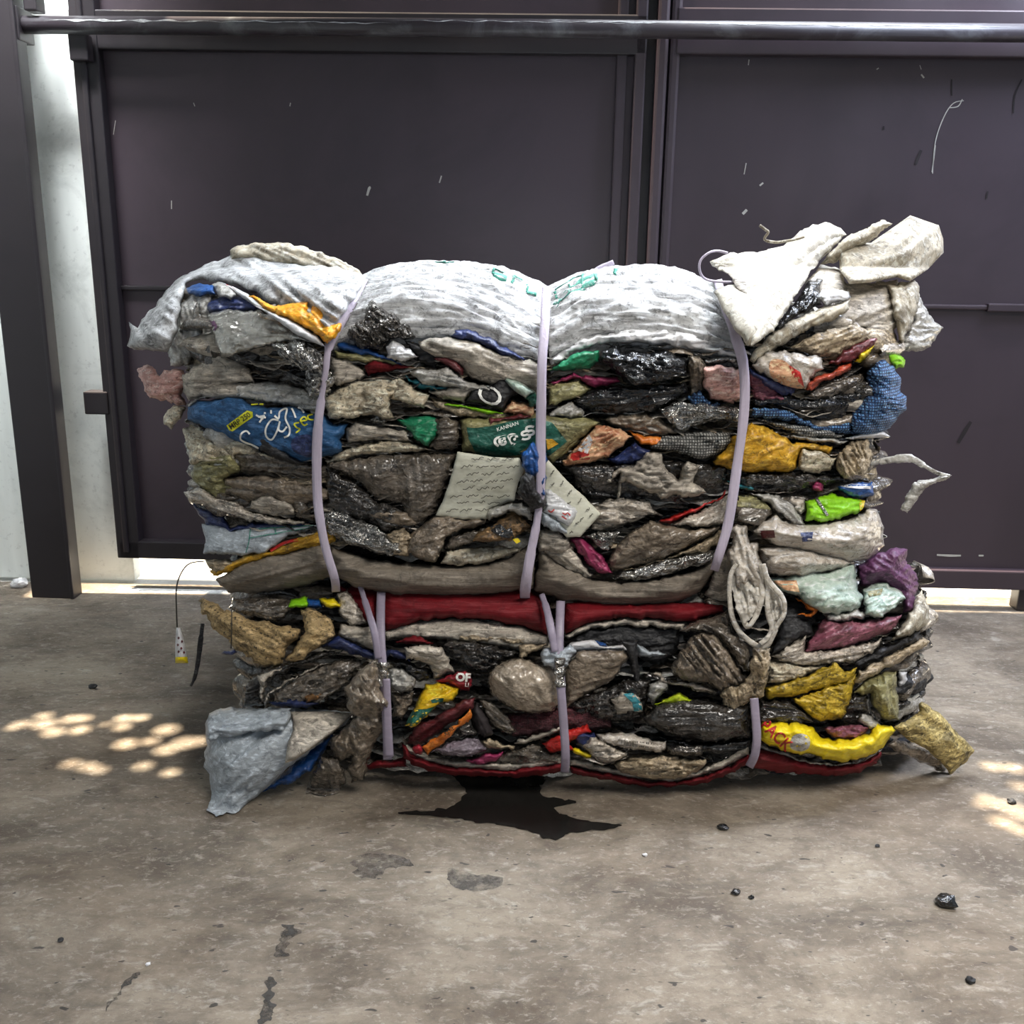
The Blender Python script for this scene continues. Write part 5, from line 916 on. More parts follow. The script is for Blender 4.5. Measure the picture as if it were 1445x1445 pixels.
# ---------------- lower bale ----------------
P('J', 'woven_sack', 'sack', 'red sack band over the top of the lower bale, left of the centre straps', 'sackr', 'l', 1.5, 2.6, '-5,120 200,120 500,120 800,110 925,160 950,300 935,392 800,342 600,300 400,290 200,305 20,372 -30,330', w=.7, wl=34, a=.1, st=5, rad=20)
P('J', 'woven_sack', 'sack', 'pale inner rim of the left red sack band', 'sackg', 'l', .8, 2, '-10,375 20,345 200,298 400,285 600,296 800,338 940,390 930,440 800,470 600,440 400,420 200,400 20,410', w=.9, wl=12, a=.05, st=6)
P('K', 'woven_sack', 'sack', 'red sack band over the top of the lower bale, right of the centre straps', 'sackr', 'l', 1.5, 2.6, '60,110 200,110 500,120 800,120 960,120 980,190 860,205 760,235 600,215 400,208 200,238 80,300 50,220', w=.7, wl=34, a=-.05, st=5, rad=20)
P('K', 'woven_sack', 'sack', 'pale inner rim of the right red sack band', 'sackg', 'l', .8, 1.6, '70,300 200,232 400,206 600,214 770,232 740,280 600,262 400,255 220,270 90,330', w=.7, wl=12, a=0, st=6)
P('I', 'woven_sack', 'sack', 'dark red sack scrap at the top left of the lower bale', 'sackr', 'l', 2, 1.6, '855,100 960,90 1060,115 1060,300 1035,320 980,250 920,180', w=.8)
P('K', 'film_sheet', 'plastic sheet', 'black sheet painting the shaded hollow under the right red band', 'blackm', 'l', -.5, 0, '75,325 200,272 400,255 720,262 705,400 600,480 500,450 430,400 200,390', w=.8)  # black sheet gives the unlit gap its darkness
P('K', 'cloth_scrap', 'cloth', 'narrow black strip hanging down right of the centre straps', 'blackm', 'l', 5.4, .8, '385,330 480,345 488,480 492,600 505,690 480,640 450,520 430,430', w=.5, a=1.5, st=3)
P('K', 'box_edge', 'box', 'white cardboard box edge beneath the right red band', 'white', 'l', 3.6, .8, '78,480 82,362 105,345 235,330 300,368 400,360 425,395 300,392 130,402', sharp=True, w=.3, jit=.5)
P('K', 'film_sheet', 'plastic scrap', 'blue triangle on the white box edge', 'blue', 'l', 4.4, .3, '238,335 300,352 310,368 262,378', w=.1, jit=0)
P('K', 'film_sheet', 'plastic strip', 'white flat strip right of the black hanging strip', 'greyb', 'l', 3, .6, '478,360 560,392 650,410 600,432 490,432', w=.4)
P('K', 'plastic_sheet', 'plastic sheet', 'large grey sack sheet right of the centre strap', 'sackg', 'l', 5, 2, '70,480 140,395 260,388 400,392 440,430 400,470 360,540 280,595 180,650 70,730', w=.8, wl=26, a=-.3, st=3).data.materials[0] = K['brown']
P('J', 'plastic_bag', 'plastic bag', 'round cloudy plastic bag left of the centre strap', 'clear', 'l', 5.6, 4, '588,650 610,590 660,545 770,515 890,548 980,590 1010,690 990,785 930,825 850,832 750,812 670,765 610,710', w=1.9, wl=22, a=.9, st=2, pl=.3, rad=30, sharp=False).data.materials[0] = mat('smoky', '9a8d7c', .12, dirt=.4, dcol='4a4238', speck=.1, bump=.45, crin=.7, coat=.6, vary=.4)
P('J', 'paper_scrap', 'paper', 'crumpled white scrap behind the centre strap clip', 'greyb', 'l', 7, 1, '885,485 940,452 1000,470 1060,440 1100,470 1040,560 970,578 920,560', w=1, wl=14)
P('J', 'film_scrap', 'plastic scrap', 'small gold brown scrap above the round cloudy bag', 'kraft', 'l', 4.6, .8, '768,440 800,435 925,440 865,480 775,520', w=.8).data.materials[0] = K['tan']
P('J', 'film_bundle', 'plastic bundle', 'dark crushed black brown bundle under the left red band', 'dark', 'l', 2.6, 2, '320,430 450,410 600,440 780,480 660,540 600,592 480,570 390,520', w=2, wl=11, jit=2)
P('J', 'film_sheet', 'plastic sheet', 'dark tan film edge inside the left red band', 'tan', 'l', 1.6, 1.6, '370,395 560,380 760,395 900,410 780,450 640,430 480,430', w=1.4, wl=12, a=0, st=3)
P('J', 'plastic_bag', 'plastic bag', 'grey glossy bag end right of the left clip', 'sackg', 'l', 5, 2.6, '120,455 200,445 265,440 335,462 392,555 405,595 330,625 290,632 270,560 200,520 130,525', w=1.2, wl=16, a=.4, st=2)
P('J', 'film_sheet', 'plastic scrap', 'red scrap under the left red band', 'sackr', 'l', 3, 1, '70,425 180,385 290,425 250,442 130,440', w=.5)
P('J', 'plastic_bag', 'plastic bag', 'dark blue curled film right of the left clip', 'navy', 'l', 4.6, 1, '15,500 30,470 80,465 135,500 150,540 100,520 50,500 20,530', w=.8)
P('J', 'film_sheet', 'plastic sheet', 'black gap film below the grey glossy bag', 'black', 'l', 3, 1.4, '20,530 130,525 260,580 300,640 200,650 100,590', w=1.2)
P('J', 'plastic_bag', 'plastic bag', 'crinkled bluish grey bag below the left clip', 'clear', 'l', 4.6, 1.8, '25,575 100,568 150,610 182,645 172,700 90,715 35,670', w=1.4, wl=13)
P('J', 'film_sheet', 'plastic sheet', 'brown film with orange bits below the bluish bag', 'brown', 'l', 4, 1.4, '40,700 100,720 170,700 165,790 110,860 60,850', w=1.4, wl=13)
# lower left
P('I', 'film_sheet', 'plastic sheet', 'dark bluish film at the upper left of the lower bale', 'filmd', 'l', 2.6, 2, '300,210 320,155 480,145 620,165 640,215 600,245 540,278 400,255', w=1.3, wl=18)
P('I', 'plastic_packet', 'packet', 'green packet with blue band at the top left of the lower bale', 'green', 'l', 4, .8, '585,205 620,162 700,150 720,190 700,208 640,212', w=.6).data.materials[0] = K['lime']
P('I', 'plastic_packet', 'packet', 'small dark blue packet between green and yellow packets', 'blue', 'l', 4, .6, '690,155 765,165 780,205 740,210 700,200', w=.4)
P('I', 'plastic_packet', 'packet', 'yellow packet with black marks at the top left of the lower bale', 'lemon', 'l', 4.4, .7, '762,160 840,162 875,205 795,212 775,190', w=.3)
P('I', 'film_sheet', 'plastic sheet', 'pale film beside the yellow packet', 'film', 'l', 3.2, 1.4, '850,130 900,110 990,230 1010,290 930,310 860,240', w=1)
P('I', 'jute_sheet', 'jute cloth', 'tan speckled jute cloth fanning out at the left of the lower bale', 'kraft', 'l', 4, 2, '138,172 200,180 300,225 420,268 560,300 662,325 670,345 620,400 600,440 570,495 480,518 400,482 340,420 280,362 200,290', w=1.8, wl=26, a=.5, st=2.5, pil=True, jit=3)
P('I', 'jute_sheet', 'jute cloth', 'second tan jute piece folded right of the fanned one', 'kraft', 'l', 5.4, 1.2, '665,225 700,205 760,225 830,270 848,340 780,402 700,450 620,492 590,470 640,400 690,330', w=1, wl=20)
P('I', 'plastic_bag', 'plastic bag', 'dark blue shiny bag left of the left lower strap', 'navy', 'l', 4.6, 2, '770,405 810,375 860,352 960,395 1045,440 1035,475 960,455 880,425', w=1, wl=18, a=.4, st=2)
P('I', 'plastic_bag', 'plastic bag', 'grey white bag behind the left lower strap', 'sackg', 'l', 4.2, 1.8, '860,345 870,290 950,300 1050,315 1050,430 960,395', w=1.2, wl=12)
P('I', 'film_sheet', 'plastic sheet', 'long thin dark folded sheet sloping at the lower left', 'dark', 'l', 4.2, 1.6, '370,720 365,600 430,555 520,512 640,470 760,432 900,425 800,460 640,510 500,580 470,640 480,700', w=1.8, wl=9, a=-.4, st=4)
P('I', 'film_sheet', 'plastic sheet', 'grey edged film arc at the lower left above the white bag', 'film', 'l', 5, 1.4, '440,560 540,508 580,520 500,580 470,690 500,640 600,570 760,500 800,490 640,570 520,640 490,705 455,690', w=.8, wl=9, jit=2, rad=6)
P('I', 'film_bundle', 'plastic bundle', 'dark crumpled bundle left of the left lower strap', 'filmd', 'l', 3.8, 2, '520,640 640,560 780,500 880,470 1010,470 940,540 880,620 780,690 640,700 540,700', w=2, wl=14, a=-.4, st=2)
P('I', 'film_scrap', 'plastic scrap', 'small bronze coloured scrap above the white bag', 'gold', 'l', 5.6, .6, '668,665 720,640 785,612 798,655 740,680 700,692', w=.7, wl=8, a=1.3, st=2).data.materials[0] = mat('bronze', '8a6030', .3, metal=.4, dirt=.5, speck=.2)
P('I', 'film_sheet', 'plastic sheet', 'navy glint film above the white bag', 'navy', 'l', 4.8, .8, '500,690 640,660 760,695 700,720 560,715', w=.7)
o = P('I', 'plastic_bag', 'plastic bag', 'big grey white bag sagging to the floor at the lower left', 'greyb', 'l', 7, 5, '175,800 200,750 240,725 310,712 340,725 460,720 615,715 700,725 790,728 880,735 945,745 900,790 830,845 760,905 700,950 600,1025 480,1140 400,1200 335,1255 290,1255 240,1275 192,1240 195,1200 215,1150 195,1080 172,1000 185,890', w=1.6, wl=46, a=-.75, st=4, pl=.7, rad=50, g=(0, -.0011), pil=True)
P('I', 'fold', None, None, 'greyb', 'l', 10, 1.6, '180,805 205,750 240,728 310,717 345,727 460,722 617,718 612,800 580,830 450,838 380,850 330,862 250,872 205,890 182,865', parent=o, g=(0, -.0011), w=1.2, wl=22, a=0, st=3, pl=.7)
for f_ in ('330,860 400,930 380,1020 300,1110 240,1180 215,1150 260,1060 310,960', '600,850 590,900 480,1020 350,1130 270,1240 250,1230 330,1100 470,960'):
    P('I', 'fold', None, None, 'greyb', 'l', 11.2, .7, f_, parent=o, g=(0, -.0011), w=.9, wl=16, a=-.9, st=4, pl=.6, tuck=1.2)
P('I', 'cloth_strip', 'plastic strip', 'pale beige flap on the right half of the big grey white bag', 'pale', 'l', 10.2, .8, '610,735 700,735 800,735 940,745 830,845 740,912 640,985 585,1000 600,900 625,830', w=.4, g=(0, -.0011), jit=.3).data.materials[0] = K['sackg']
P('I', 'plastic_bag', 'plastic bag', 'blue plastic part under the big grey white bag', 'blue', 'l', 5.6, 1.6, '470,1140 600,1025 740,905 835,850 790,930 720,1040 620,1100 540,1130', g=(0, -.0009), w=.9)
P('I', 'film_bundle', 'plastic sheet', 'mottled brown crumpled film hanging left of the left lower strap', 'tan', 'l', 8, 2.6, '812,880 880,830 950,765 900,700 890,620 940,560 1000,495 1040,475 1065,520 1075,620 1125,700 1120,780 1080,850 1040,900 1010,1000 990,1078 930,1102 900,1040 930,960 860,985 820,940', w=2.2, wl=18, a=1.2, st=1.5, jit=2).data.materials[0] = K['brown']
P('I', 'plastic_bag', 'plastic bag', 'smoky clear bag hanging below the mottled film', 'filmd', 'l', 6.4, 2, '690,1150 700,1095 740,1040 765,965 860,975 900,1080 865,1145 800,1162 740,1158', w=1.2, wl=20, a=1.3, st=2)
# bottom red sacks and what lies in them
P('I', 'woven_sack', 'sack', 'red bottom sack of the lower bale, left of the left strap', 'sackr', 'l', 2, 2.4, '1000,1010 1050,980 1120,990 1200,960 1215,1020 1110,1025 1010,1030', w=.5)
P('J', 'woven_sack', 'sack', 'red bottom sack of the lower bale between left and centre straps', 'sackr', 'l', 4.6, 3, '105,990 150,1040 200,1075 400,1125 700,1145 900,1125 1015,1100 1020,1155 900,1180 700,1192 400,1182 200,1140 115,1080', w=.5, wl=30, st=6, rad=18)
P('J', 'woven_sack', 'sack', 'grey inner lip of the red bottom sack left of the centre strap', 'sackg', 'l', 4.2, 2, '110,960 160,1020 260,1065 450,1095 700,1110 900,1085 1015,1060 1015,1120 900,1140 700,1158 400,1140 200,1090 120,1030', w=.7, wl=12, st=6)
P('K', 'woven_sack', 'sack', 'red bottom sack of the lower bale between centre and right straps', 'sackr', 'l', 4.6, 3, '95,1040 200,1065 400,1105 600,1132 750,1125 900,1085 1020,1035 1115,980 1110,1035 950,1115 800,1155 650,1168 450,1158 250,1115 100,1078', w=.5, wl=30, st=6, rad=18)
P('K', 'woven_sack', 'sack', 'grey inner lip of the red bottom sack right of the centre strap', 'sackg', 'l', 4.2, 1.8, '95,1000 200,1020 400,1070 600,1100 780,1080 950,1020 1110,930 1115,990 950,1070 800,1115 650,1140 400,1112 200,1070 95,1045', w=.7, wl=12, st=6)
P('L', 'woven_sack', 'sack', 'red bottom sack with orange scratches at the right end', 'sackr', 'l', 3.6, 3.2, '130,1150 175,1050 250,1060 400,1105 560,1140 700,1130 780,1100 845,1060 852,1090 820,1130 720,1185 600,1197 450,1190 300,1182', w=.6, wl=24, st=3, rad=20)
P('L', 'woven_sack', 'sack', 'grey lip between the yellow bag and the red end sack', 'sackg', 'l', 4.4, 1.4, '190,1020 300,1060 450,1110 600,1135 740,1115 850,1055 845,1075 720,1135 560,1150 400,1115 200,1055', w=.5)
b = P('T', 'snack_wrapper', 'wrapper', 'red and white printed wrapper with large pale letters above the yellow one', 'maroon', 'l', 4.8, 1.2, '400,230 500,175 620,128 750,130 775,200 770,285 740,335 640,312 560,255', w=.6)
b.data.materials[0] = mat('crim', '9c1c2c', .35, dirt=.35, dcol='2a070a', speck=.2)
text(b, 'OF', *px('T', '675,190')[0], 16, 4, 'inkw', bold=.05); text(b, 'LI', *px('T', '715,265')[0], 8, 4, 'inkw', bold=.03)
o = P('T', 'snack_wrapper', 'wrapper', 'yellow wrapper with green end at the lower left of the centre strap', 'lemon', 'l', 6.4, 1.4, '80,680 120,600 160,520 190,475 240,360 290,258 420,240 520,250 632,285 630,350 600,402 500,450 400,490 290,600 180,695', w=.8, wl=24, a=-.4, st=2)
o.data.materials[0] = K['amber'] if False else mat('yel2', 'd9b012', .35, dirt=.35, dcol='5a4408', speck=.25)
decal(o, 'green_end', 'T', '85,675 120,600 165,515 300,510 400,480 330,550 180,690', 'greend'); decal(o, 'green_print', 'T', '345,420 400,400 480,400 470,440 360,450', 'greend')
P('T', 'snack_wrapper', 'wrapper', 'dark maroon pouch lining beneath the yellow wrapper', 'maroon', 'l', 5.4, 1.4, '95,880 130,770 200,690 400,590 560,480 680,400 790,392 800,500 600,620 400,760 260,870 150,880', w=.8, wl=24, a=-.6, st=3)
o = P('T', 'snack_wrapper', 'wrapper', 'orange wrapper strip lying diagonally in the maroon pouch', 'orange', 'l', 8.2, 1.2, '262,900 350,830 440,775 600,670 680,590 742,508 768,560 765,605 680,670 600,725 480,860 380,920 300,968', w=.5, wl=20, a=-.6, st=2, tuck=.2)
text(o, 'xpa', *px('T', '520,735')[0], 12, -38, 'ink', shear=.3)
P('T', 'film_scrap', 'plastic scrap', 'round red end knob of the orange strip', 'red', 'l', 7, 1.4, '160,905 215,872 270,905 275,950 245,985 195,965', w=.3).data.materials[0] = K['crim'] if 'crim' in K else MC['crim']
P('T', 'snack_wrapper', 'wrapper', 'brown orange wrapper leaning right of the orange strip', 'orange', 'l', 6, 1.4, '755,500 810,435 880,520 955,650 990,755 900,795 810,750 765,620', w=.8, wl=20, a=1, st=2).data.materials[0] = mat('rust', '8a4528', .4, dirt=.5, dcol='2a120a', speck=.4)
P('T', 'film_scrap', 'plastic scrap', 'grey metallic scrap lying on the orange wrapper', 'foild', 'l', 7.6, .6, '620,690 660,640 745,615 835,745 740,780 650,805', w=.4, sharp=True)
P('T', 'plastic_bag', 'plastic bag', 'smoky lilac plastic in front of the orange strip', 'clear', 'l', 7, 1.6, '340,945 430,900 520,860 690,790 830,800 925,935 850,960 760,985 640,1002 480,970', w=1.2, wl=22, a=-.2, st=2).data.materials[0] = mat('lilac', '857a84', .2, dirt=.5, dcol='2a2428', speck=.1, bump=.5)
P('T', 'film_sheet', 'plastic sheet', 'dark pointed fold right of the rusty wrapper', 'filmd', 'l', 5, 1.6, '850,430 900,415 960,440 1060,510 1150,600 1185,670 1245,745 1160,785 1000,725 920,620', w=1, wl=20, a=.7, st=3)
P('T', 'film_sheet', 'plastic sheet', 'magenta packet flat at the bottom left of the centre strap', 'magenta', 'l', 5.8, .8, '720,1030 800,985 880,960 1100,935 1080,990 1000,1045 820,1075', w=.4)
P('T', 'film_sheet', 'plastic sheet', 'cream and gold film sweep below the smoky plastic', 'tan', 'l', 5.6, .9, '830,840 950,800 1080,870 1210,880 1200,930 1060,930 900,900', w=.7, a=.2, st=3)
P('J', 'mesh_sack', 'mesh bag', 'dark red mesh sack patch behind the centre strap, lower half', 'maroon', 'l', 3, 1.8, '650,850 740,825 900,815 1060,780 1200,820 1290,870 1290,910 1100,940 900,950 740,960', w=.9).data.materials[0] = mat('meshr', '56222a', .5, dirt=.5, dcol='120607', speck=1, weave=150, bump=.8)
P('J', 'film_sheet', 'plastic strip', 'pale flat strip left of the centre strap near the bottom', 'sackg', 'l', 5.6, .6, '738,1008 760,980 860,945 1005,905 1015,930 900,965 790,1005', w=.3)
P('J', 'film_sheet', 'plastic strip', 'red banner strip passing behind the centre strap near the bottom', 'red', 'l', 6.2, .8, '900,1000 960,965 1060,920 1165,895 1188,930 1080,985 1060,1010 1085,1042 1000,1045 950,1052', w=.5, sharp=True)
P('J', 'film_sheet', 'plastic scrap', 'small yellow strip right of the centre strap near the bottom', 'lemon', 'l', 6.4, .6, '1065,1018 1120,1030 1182,1050 1182,1085 1130,1075 1085,1055', w=.4)
P('J', 'film_sheet', 'plastic scrap', 'navy patch right of the red banner strip', 'navy', 'l', 5.8, .8, '1080,960 1140,935 1200,940 1230,1000 1150,1040 1100,1010', w=.5)
P('J', 'film_sheet', 'plastic sheet', 'dark film pile left of the centre strap at the bottom', 'filmd', 'l', 4.6, 1.4, '620,1085 700,1040 850,1000 950,1050 1015,1040 1015,1110 850,1130 700,1130', w=1.2, wl=14)
o = P('U', 'plastic_packet', 'packet', 'cream packet with a black barcode near the bottom right of centre', 'pale', 'l', 6.8, 1.6, '400,228 500,222 600,228 700,222 830,255 940,300 1052,308 1045,385 940,402 820,390 700,372 560,342 430,300', w=.5, wl=30, a=.15, st=3)
L_ = []; rr = random.Random(7)
for k in range(22):
    x = 610+k*14.5
    if rr.random() < .78: L_.append(np.array([[780+(x+(k-10)*.2)/6.568, 1000+(285+k*1.4)/6.568], [780+(x-6)/6.568, 1000+(342+k*1.2)/6.568]]))
strokes(o, 'barcode', L_, 1.1, 'ink', label='black printed bars')
P('U', 'plastic_bag', 'plastic bag', 'crumpled brown clear bag left of the barcode packet', 'film', 'l', 6, 2, '270,330 350,250 420,262 470,300 560,345 700,392 690,450 600,492 500,520 420,505 340,440', w=1.6, wl=14)
P('U', 'film_bundle', 'plastic bundle', 'crinkled brown cream film bundle beneath the barcode packet', 'tan', 'l', 5.4, 2.2, '560,520 640,470 750,420 900,425 1100,430 1250,455 1420,480 1390,550 1300,605 1200,640 1100,652 850,640 640,590', w=2.2, wl=13)
P('U', 'film_sheet', 'plastic strip', 'dark shiny strip right of the barcode packet', 'foild', 'l', 5.6, 1, '1040,350 1200,335 1385,328 1390,430 1200,445 1060,410', w=.8, wl=16, a=0, st=3)
P('K', 'plastic_sheet', 'plastic sheet', 'wide dark plastic sheet folded above the bottom right sack', 'dark', 'l', 4.4, 3, '500,770 600,690 720,660 850,662 1000,690 1115,700 1115,890 1000,905 900,915 760,905 640,870 540,820', w=1.8, wl=26, a=0, st=4, rad=26)
P('K', 'film_sheet', 'plastic sheet', 'black film below the wide dark sheet', 'black', 'l', 3.6, 1.6, '600,880 760,910 900,918 1115,890 1110,980 950,1000 760,960', w=1.2, wl=14, a=-.1, st=3)
P('K', 'film_sheet', 'plastic sheet', 'dark layered film right of the centre strap, mid lower bale', 'dark', 'l', 3.4, 1.8, '90,700 200,650 330,600 400,560 560,560 540,640 520,760 420,800 300,800 100,760', w=2, wl=12)
o = P('K', 'plastic_packet', 'packet', 'grey packet with a teal band in the dark layers', 'sackg', 'l', 5.6, 1, '330,665 380,635 440,622 490,655 512,700 510,742 430,750 358,760 342,715', w=.7)
decal(o, 'teal_band', 'K', '400,640 450,630 500,690 508,735 460,738 450,690', 'teal')
P('K', 'plastic_packet', 'packet', 'small bluish packet right of the teal banded packet', 'greyb', 'l', 5.2, .9, '538,655 545,590 600,570 648,580 650,612 590,680 560,700', w=.9, wl=10).data.materials[0] = K['clear']
P('K', 'film_sheet', 'plastic scrap', 'small lime yellow scrap in the dark layers of the lower bale', 'lime', 'l', 5.8, .7, '578,697 650,660 720,632 770,655 808,682 780,697 700,698', w=.4).data.materials[0] = mat('limey', 'b8d01c', .3, dirt=.25, dcol='5a6a08', speck=.1)
P('K', 'film_sheet', 'plastic strip', 'pale ruffled film edge above the lime yellow scrap', 'film', 'l', 5.2, 1, '555,520 600,515 650,565 780,558 870,590 935,620 925,645 820,625 700,600 620,572', w=1.2, wl=8, jit=2)
P('K', 'film_bundle', 'plastic bundle', 'big brown bundled film left of the hanging white loops', 'brown', 'l', 5.4, 3.6, '668,480 720,400 790,312 850,290 910,300 960,350 1000,420 1060,500 1090,560 1060,600 990,610 950,630 850,572 760,575 690,540', w=1.9, wl=14, a=.9, st=4, pl=1.0, rad=26)
P('K', 'film_sheet', 'plastic sheet', 'grey brown film draped under the bottom sack at right', 'film', 'l', 3.8, 2.4, '715,280 770,235 860,210 990,165 1010,250 1060,330 1120,380 1110,520 1060,500 1000,410 900,300 800,300', w=1.6, wl=20, a=.5, st=2).data.materials[0] = K['filmd']
P('K', 'cloth_strip', 'plastic strip', 'frayed brown strip hanging in front of the right strap', 'tan', 'l', 8, 1.4, '1130,385 1180,392 1228,380 1222,480 1210,560 1195,650 1120,680 1050,722 1008,742 965,700 950,640 980,600 1040,590 1090,570 1120,500', w=1.6, wl=13, a=1.3, st=2, jit=2)
# white bag with tied handles hanging over both bales at the right
o = P('H', 'plastic_bag', 'plastic bag', 'white translucent bag with two handle loops hanging at the right strap', 'pale', 'u', 8.6, 2.2, '180,665 225,642 262,662 282,740 322,745 325,800 340,850 372,920 390,980 330,1010 280,960 230,1000 205,960 190,870 170,800 195,740', w=1.8, wl=18, a=1.3, st=2.4)
Yh = 1.665
for s2_ in ('75,60 130,30 200,60 215,150 205,230 170,330 120,390 90,340 55,240 45,150', '215,60 240,150 300,220 330,260 330,330 290,395 262,440 250,350 245,250 232,150'):
    P('L', 'film_panel', None, None, mat('palet', 'e6e0d4', .3, dirt=.3, dcol='8b7d6c', tl=.35, speck=.1, bump=.5), 'u', 0, .8, s2_, parent=o, Y0=1.672, w=1.4, wl=12, a=1.4, st=3, tuck=0)
for L in ('75,60 45,110 35,180 38,270 52,350 80,410 120,455 185,500 235,495 262,450 290,390 325,335 330,270 310,225 270,180 235,130 215,60', '205,60 205,160 212,220 190,300 165,360 130,395 100,330', '225,80 240,180 238,260 245,330 262,400 240,455 200,490'):
    q = px('L', L); ribbon('handle_loop', np.c_[q, np.linspace(Yh, Yh-.012, len(q))], [6, 7, 8, 6, 7], MC['palet'], parent=o, th=.002)
# ---------------- straps ----------------
def yb(x, y, b_, off): return yfront(np.array([[x, y]]), b_)[0]-off
def strap(label, pts, w_, bale, off, m=None, over=False, name='strap'):
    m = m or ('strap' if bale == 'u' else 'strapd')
    L = [(x, y, yb(x, y, bale, o_ if o_ is not None else off)) for x, y, o_ in pts]
    return ribbon(name, L, w_, m, label, 'strap', th=.0012)
strap('pale left strap tied round the upper bale, twisting at the top', [(513, 392, .04), (497, 425, .045), (478, 460, .055), (464, 490, .07), (460, 520, .08), (454, 560, .075), (449, 600, .08), (447, 650, .075), (448, 700, .075), (452, 735, .085), (460, 775, .085), (472, 815, .085), (474, 835, .05)], [14, 14, 13, 9, 8, 12, 14, 13, 13, 12, 12, 12], 'u', .05)
strap('pale centre strap running down the front of the upper bale', [(771, 405, .03), (770, 430, .04), (768, 470, .055), (765, 510, .075), (764, 560, .085), (763, 610, .085), (763, 660, .09), (762, 700, .092), (757, 740, .092), (750, 775, .095), (744, 810, .095), (741, 834, .08), (741, 845, .05)], [13, 13, 13, 13, 14, 14, 13, 10, 12, 14, 15, 14], 'u', .05)
strap('pale right strap running down the front of the upper bale', [(1013, 395, .02), (1022, 430, .035), (1036, 470, .08), (1048, 510, .09), (1051, 555, .085), (1048, 600, .085), (1041, 650, .085), (1034, 700, .09), (1026, 745, .09), (1014, 785, .09), (1008, 805, .07)], [12, 12, 15, 14, 14, 13, 14, 14, 13, 12], 'u', .05)
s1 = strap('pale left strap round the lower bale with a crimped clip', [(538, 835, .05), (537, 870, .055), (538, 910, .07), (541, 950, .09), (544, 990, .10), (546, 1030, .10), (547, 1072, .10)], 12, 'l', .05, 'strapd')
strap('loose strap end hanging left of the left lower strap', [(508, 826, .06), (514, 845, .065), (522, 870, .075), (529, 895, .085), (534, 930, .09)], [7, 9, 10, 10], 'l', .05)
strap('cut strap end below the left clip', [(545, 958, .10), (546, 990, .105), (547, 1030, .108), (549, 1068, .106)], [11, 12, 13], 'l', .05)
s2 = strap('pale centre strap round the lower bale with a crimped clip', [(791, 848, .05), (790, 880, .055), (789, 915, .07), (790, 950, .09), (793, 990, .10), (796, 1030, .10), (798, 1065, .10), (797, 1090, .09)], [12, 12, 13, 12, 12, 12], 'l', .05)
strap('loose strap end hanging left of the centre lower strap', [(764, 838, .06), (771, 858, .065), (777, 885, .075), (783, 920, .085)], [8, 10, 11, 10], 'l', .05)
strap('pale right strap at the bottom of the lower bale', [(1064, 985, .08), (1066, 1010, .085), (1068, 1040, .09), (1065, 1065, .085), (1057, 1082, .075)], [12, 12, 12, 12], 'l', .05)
def buckle(parent, x, y0, y1, Y):
    V = []; Fs = []; n = 16; m_ = 14
    for j in range(m_):
        t = j/(m_-1); y = y0+(y1-y0)*t; r = 7.2+1.3*math.sin(t*math.pi*5)
        for i in range(n):
            a = i/n*2*math.pi; q = 1+.25*noise.noise(Vector((math.cos(a)*2, math.sin(a)*2, j*.9+x))); V.append(at([(x+math.cos(a)*r*q, y)], Y+math.sin(a)*.006*q)[0])
    for j in range(m_-1):
        for i in range(n): Fs.append((j*n+i, j*n+(i+1) % n, (j+1)*n+(i+1) % n, (j+1)*n+i))
    o = link('buckle', V, Fs, 'foil', parent); o['label'] = 'crimped silver clip'; return o
buckle(s1, 541, 935, 968, yb(541, 950, 'l', .094)); buckle(s2, 790, 928, 970, yb(790, 950, 'l', .094))
ribbon('strap', [(834, 388, 2.05), (846, 379, 2.04), (866, 370, 2.03)], [7, 8, 7], 'strap', 'short cut strap end sticking up behind the right sack bulge', 'strap')
ribbon('strap', [(745, 400, 2.0), (768, 405, 1.99), (782, 405, 1.99)], 3, 'strap', 'strap edge crossing the dip between the two sack bulges', 'strap')
tw = at([(1027, 357), (1012, 354), (1000, 357), (989, 367), (987, 380), (993, 392), (1008, 397), (1034, 398)], [1.80, 1.80, 1.79, 1.79, 1.79, 1.80, 1.80, 1.80])
tag(tube('wire_loop', smooth_line(tw, 5), .0022, 'strap'), 'white wire loop sticking out left of the flaring top sack', 'wire')
tw = at([(1072, 318), (1080, 324), (1084, 328), (1079, 338), (1095, 342), (1110, 340), (1122, 338), (1135, 334)], [1.80]*8)
tag(tube('twine', smooth_line(tw, 5), [.003, .002]*19 if False else .0024, 'sackb'), 'frayed squiggly twine on top of the flaring sack', 'twine')
ribbon('film_strip', [(1228, 655, 1.80), (1240, 652, 1.79), (1262, 648, 1.78), (1285, 647, 1.77), (1302, 656, 1.77), (1322, 667, 1.77), (1340, 672, 1.77)], [5, 9, 12, 9, 5, 5], 'clear', 'long twisted clear film strip sticking out into the air at the right', 'plastic strip')
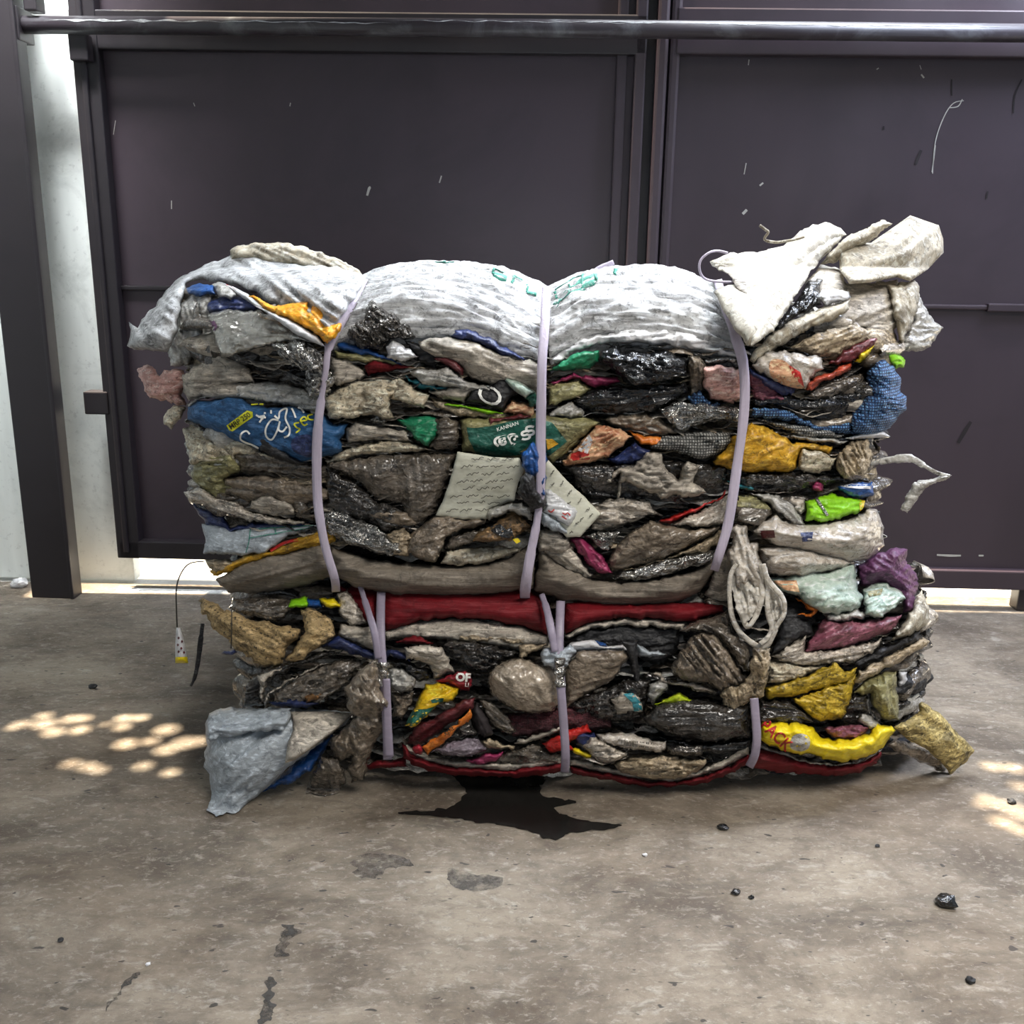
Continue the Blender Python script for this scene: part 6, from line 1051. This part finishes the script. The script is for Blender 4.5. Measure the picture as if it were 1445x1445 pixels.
P('H', 'plastic_bag', 'plastic strip', 'pale flag like film end dangling from the twisted strip', 'clear', 'u', 0, .5, '1052,570 1085,490 1108,440 1180,428 1250,400 1312,398 1300,418 1205,448 1165,470 1140,520 1092,592', Y0=1.77, pil=True, w=.6)
st_ = at([(288, 792), (268, 795), (256, 808), (249, 830), (249, 860), (250, 885)], [1.79, 1.78, 1.78, 1.78, 1.78, 1.78])
t = tube('string', smooth_line(st_, 5), .0014, 'ink'); tag(t, 'thin dark string arching out at the left above a tiny sachet', 'string')
s_ = P('N', 'sachet', 'sachet', 'tiny spotted sachet with a yellow end dangling on a string at the left', 'white', 'u', 0, .5, '514,900 525,900 533,925 541,960 547,1003 512,1003 510,960 512,925', Y0=1.78, pil=True, w=.2, sharp=True, jit=0)
decal(s_, 'yellow_end', 'N', '511,985 546,985 548,1003 511,1003', 'lemon', off=.003, res=2)
for q in ((520, 930), (530, 940), (518, 950), (528, 960), (520, 970), (536, 972)): decal(s_, 'spot', 'N', ' '.join(f'{q[0]+a},{q[1]+b_}' for a, b_ in ((-3, 0), (0, -5), (4, 0), (0, 5))), 'maroon', off=.003, res=2)
ribbon('film_strip', [(286, 880, 1.80), (283, 905, 1.795), (280, 930, 1.79), (275, 955, 1.79), (269, 968, 1.79)], [5, 7, 6, 5, 3], 'blackm', 'narrow black strip dangling at the left of the lower bale', 'plastic strip')
t = tube('thread', at([(327, 860), (327, 890), (326, 915)], [1.66, 1.66, 1.66]), .0009, 'ink'); tag(t, 'fine black thread with a knot hanging over the jute cloth', 'thread')
P('I', 'film_scrap', 'plastic scrap', 'tiny dark knot with a white bit at the end of the fine thread', 'navy', 'l', 6.5, .5, '258,440 270,432 300,425 318,412 345,438 310,448 275,452', pil=True, w=.3, res=2)
for i, (x, y) in enumerate(((1258, 562), (1266, 570), (1260, 577))):
    q = at([(x-14, y), (x-4, y-1), (x+8, y+2)], [1.74, 1.73, 1.73]); t = tube('fibre', q, .002, 'mesh'); tag(t, 'frayed blue fibres at the right tip of the blue mesh bag', 'fibre', 'frayed blue fibres')
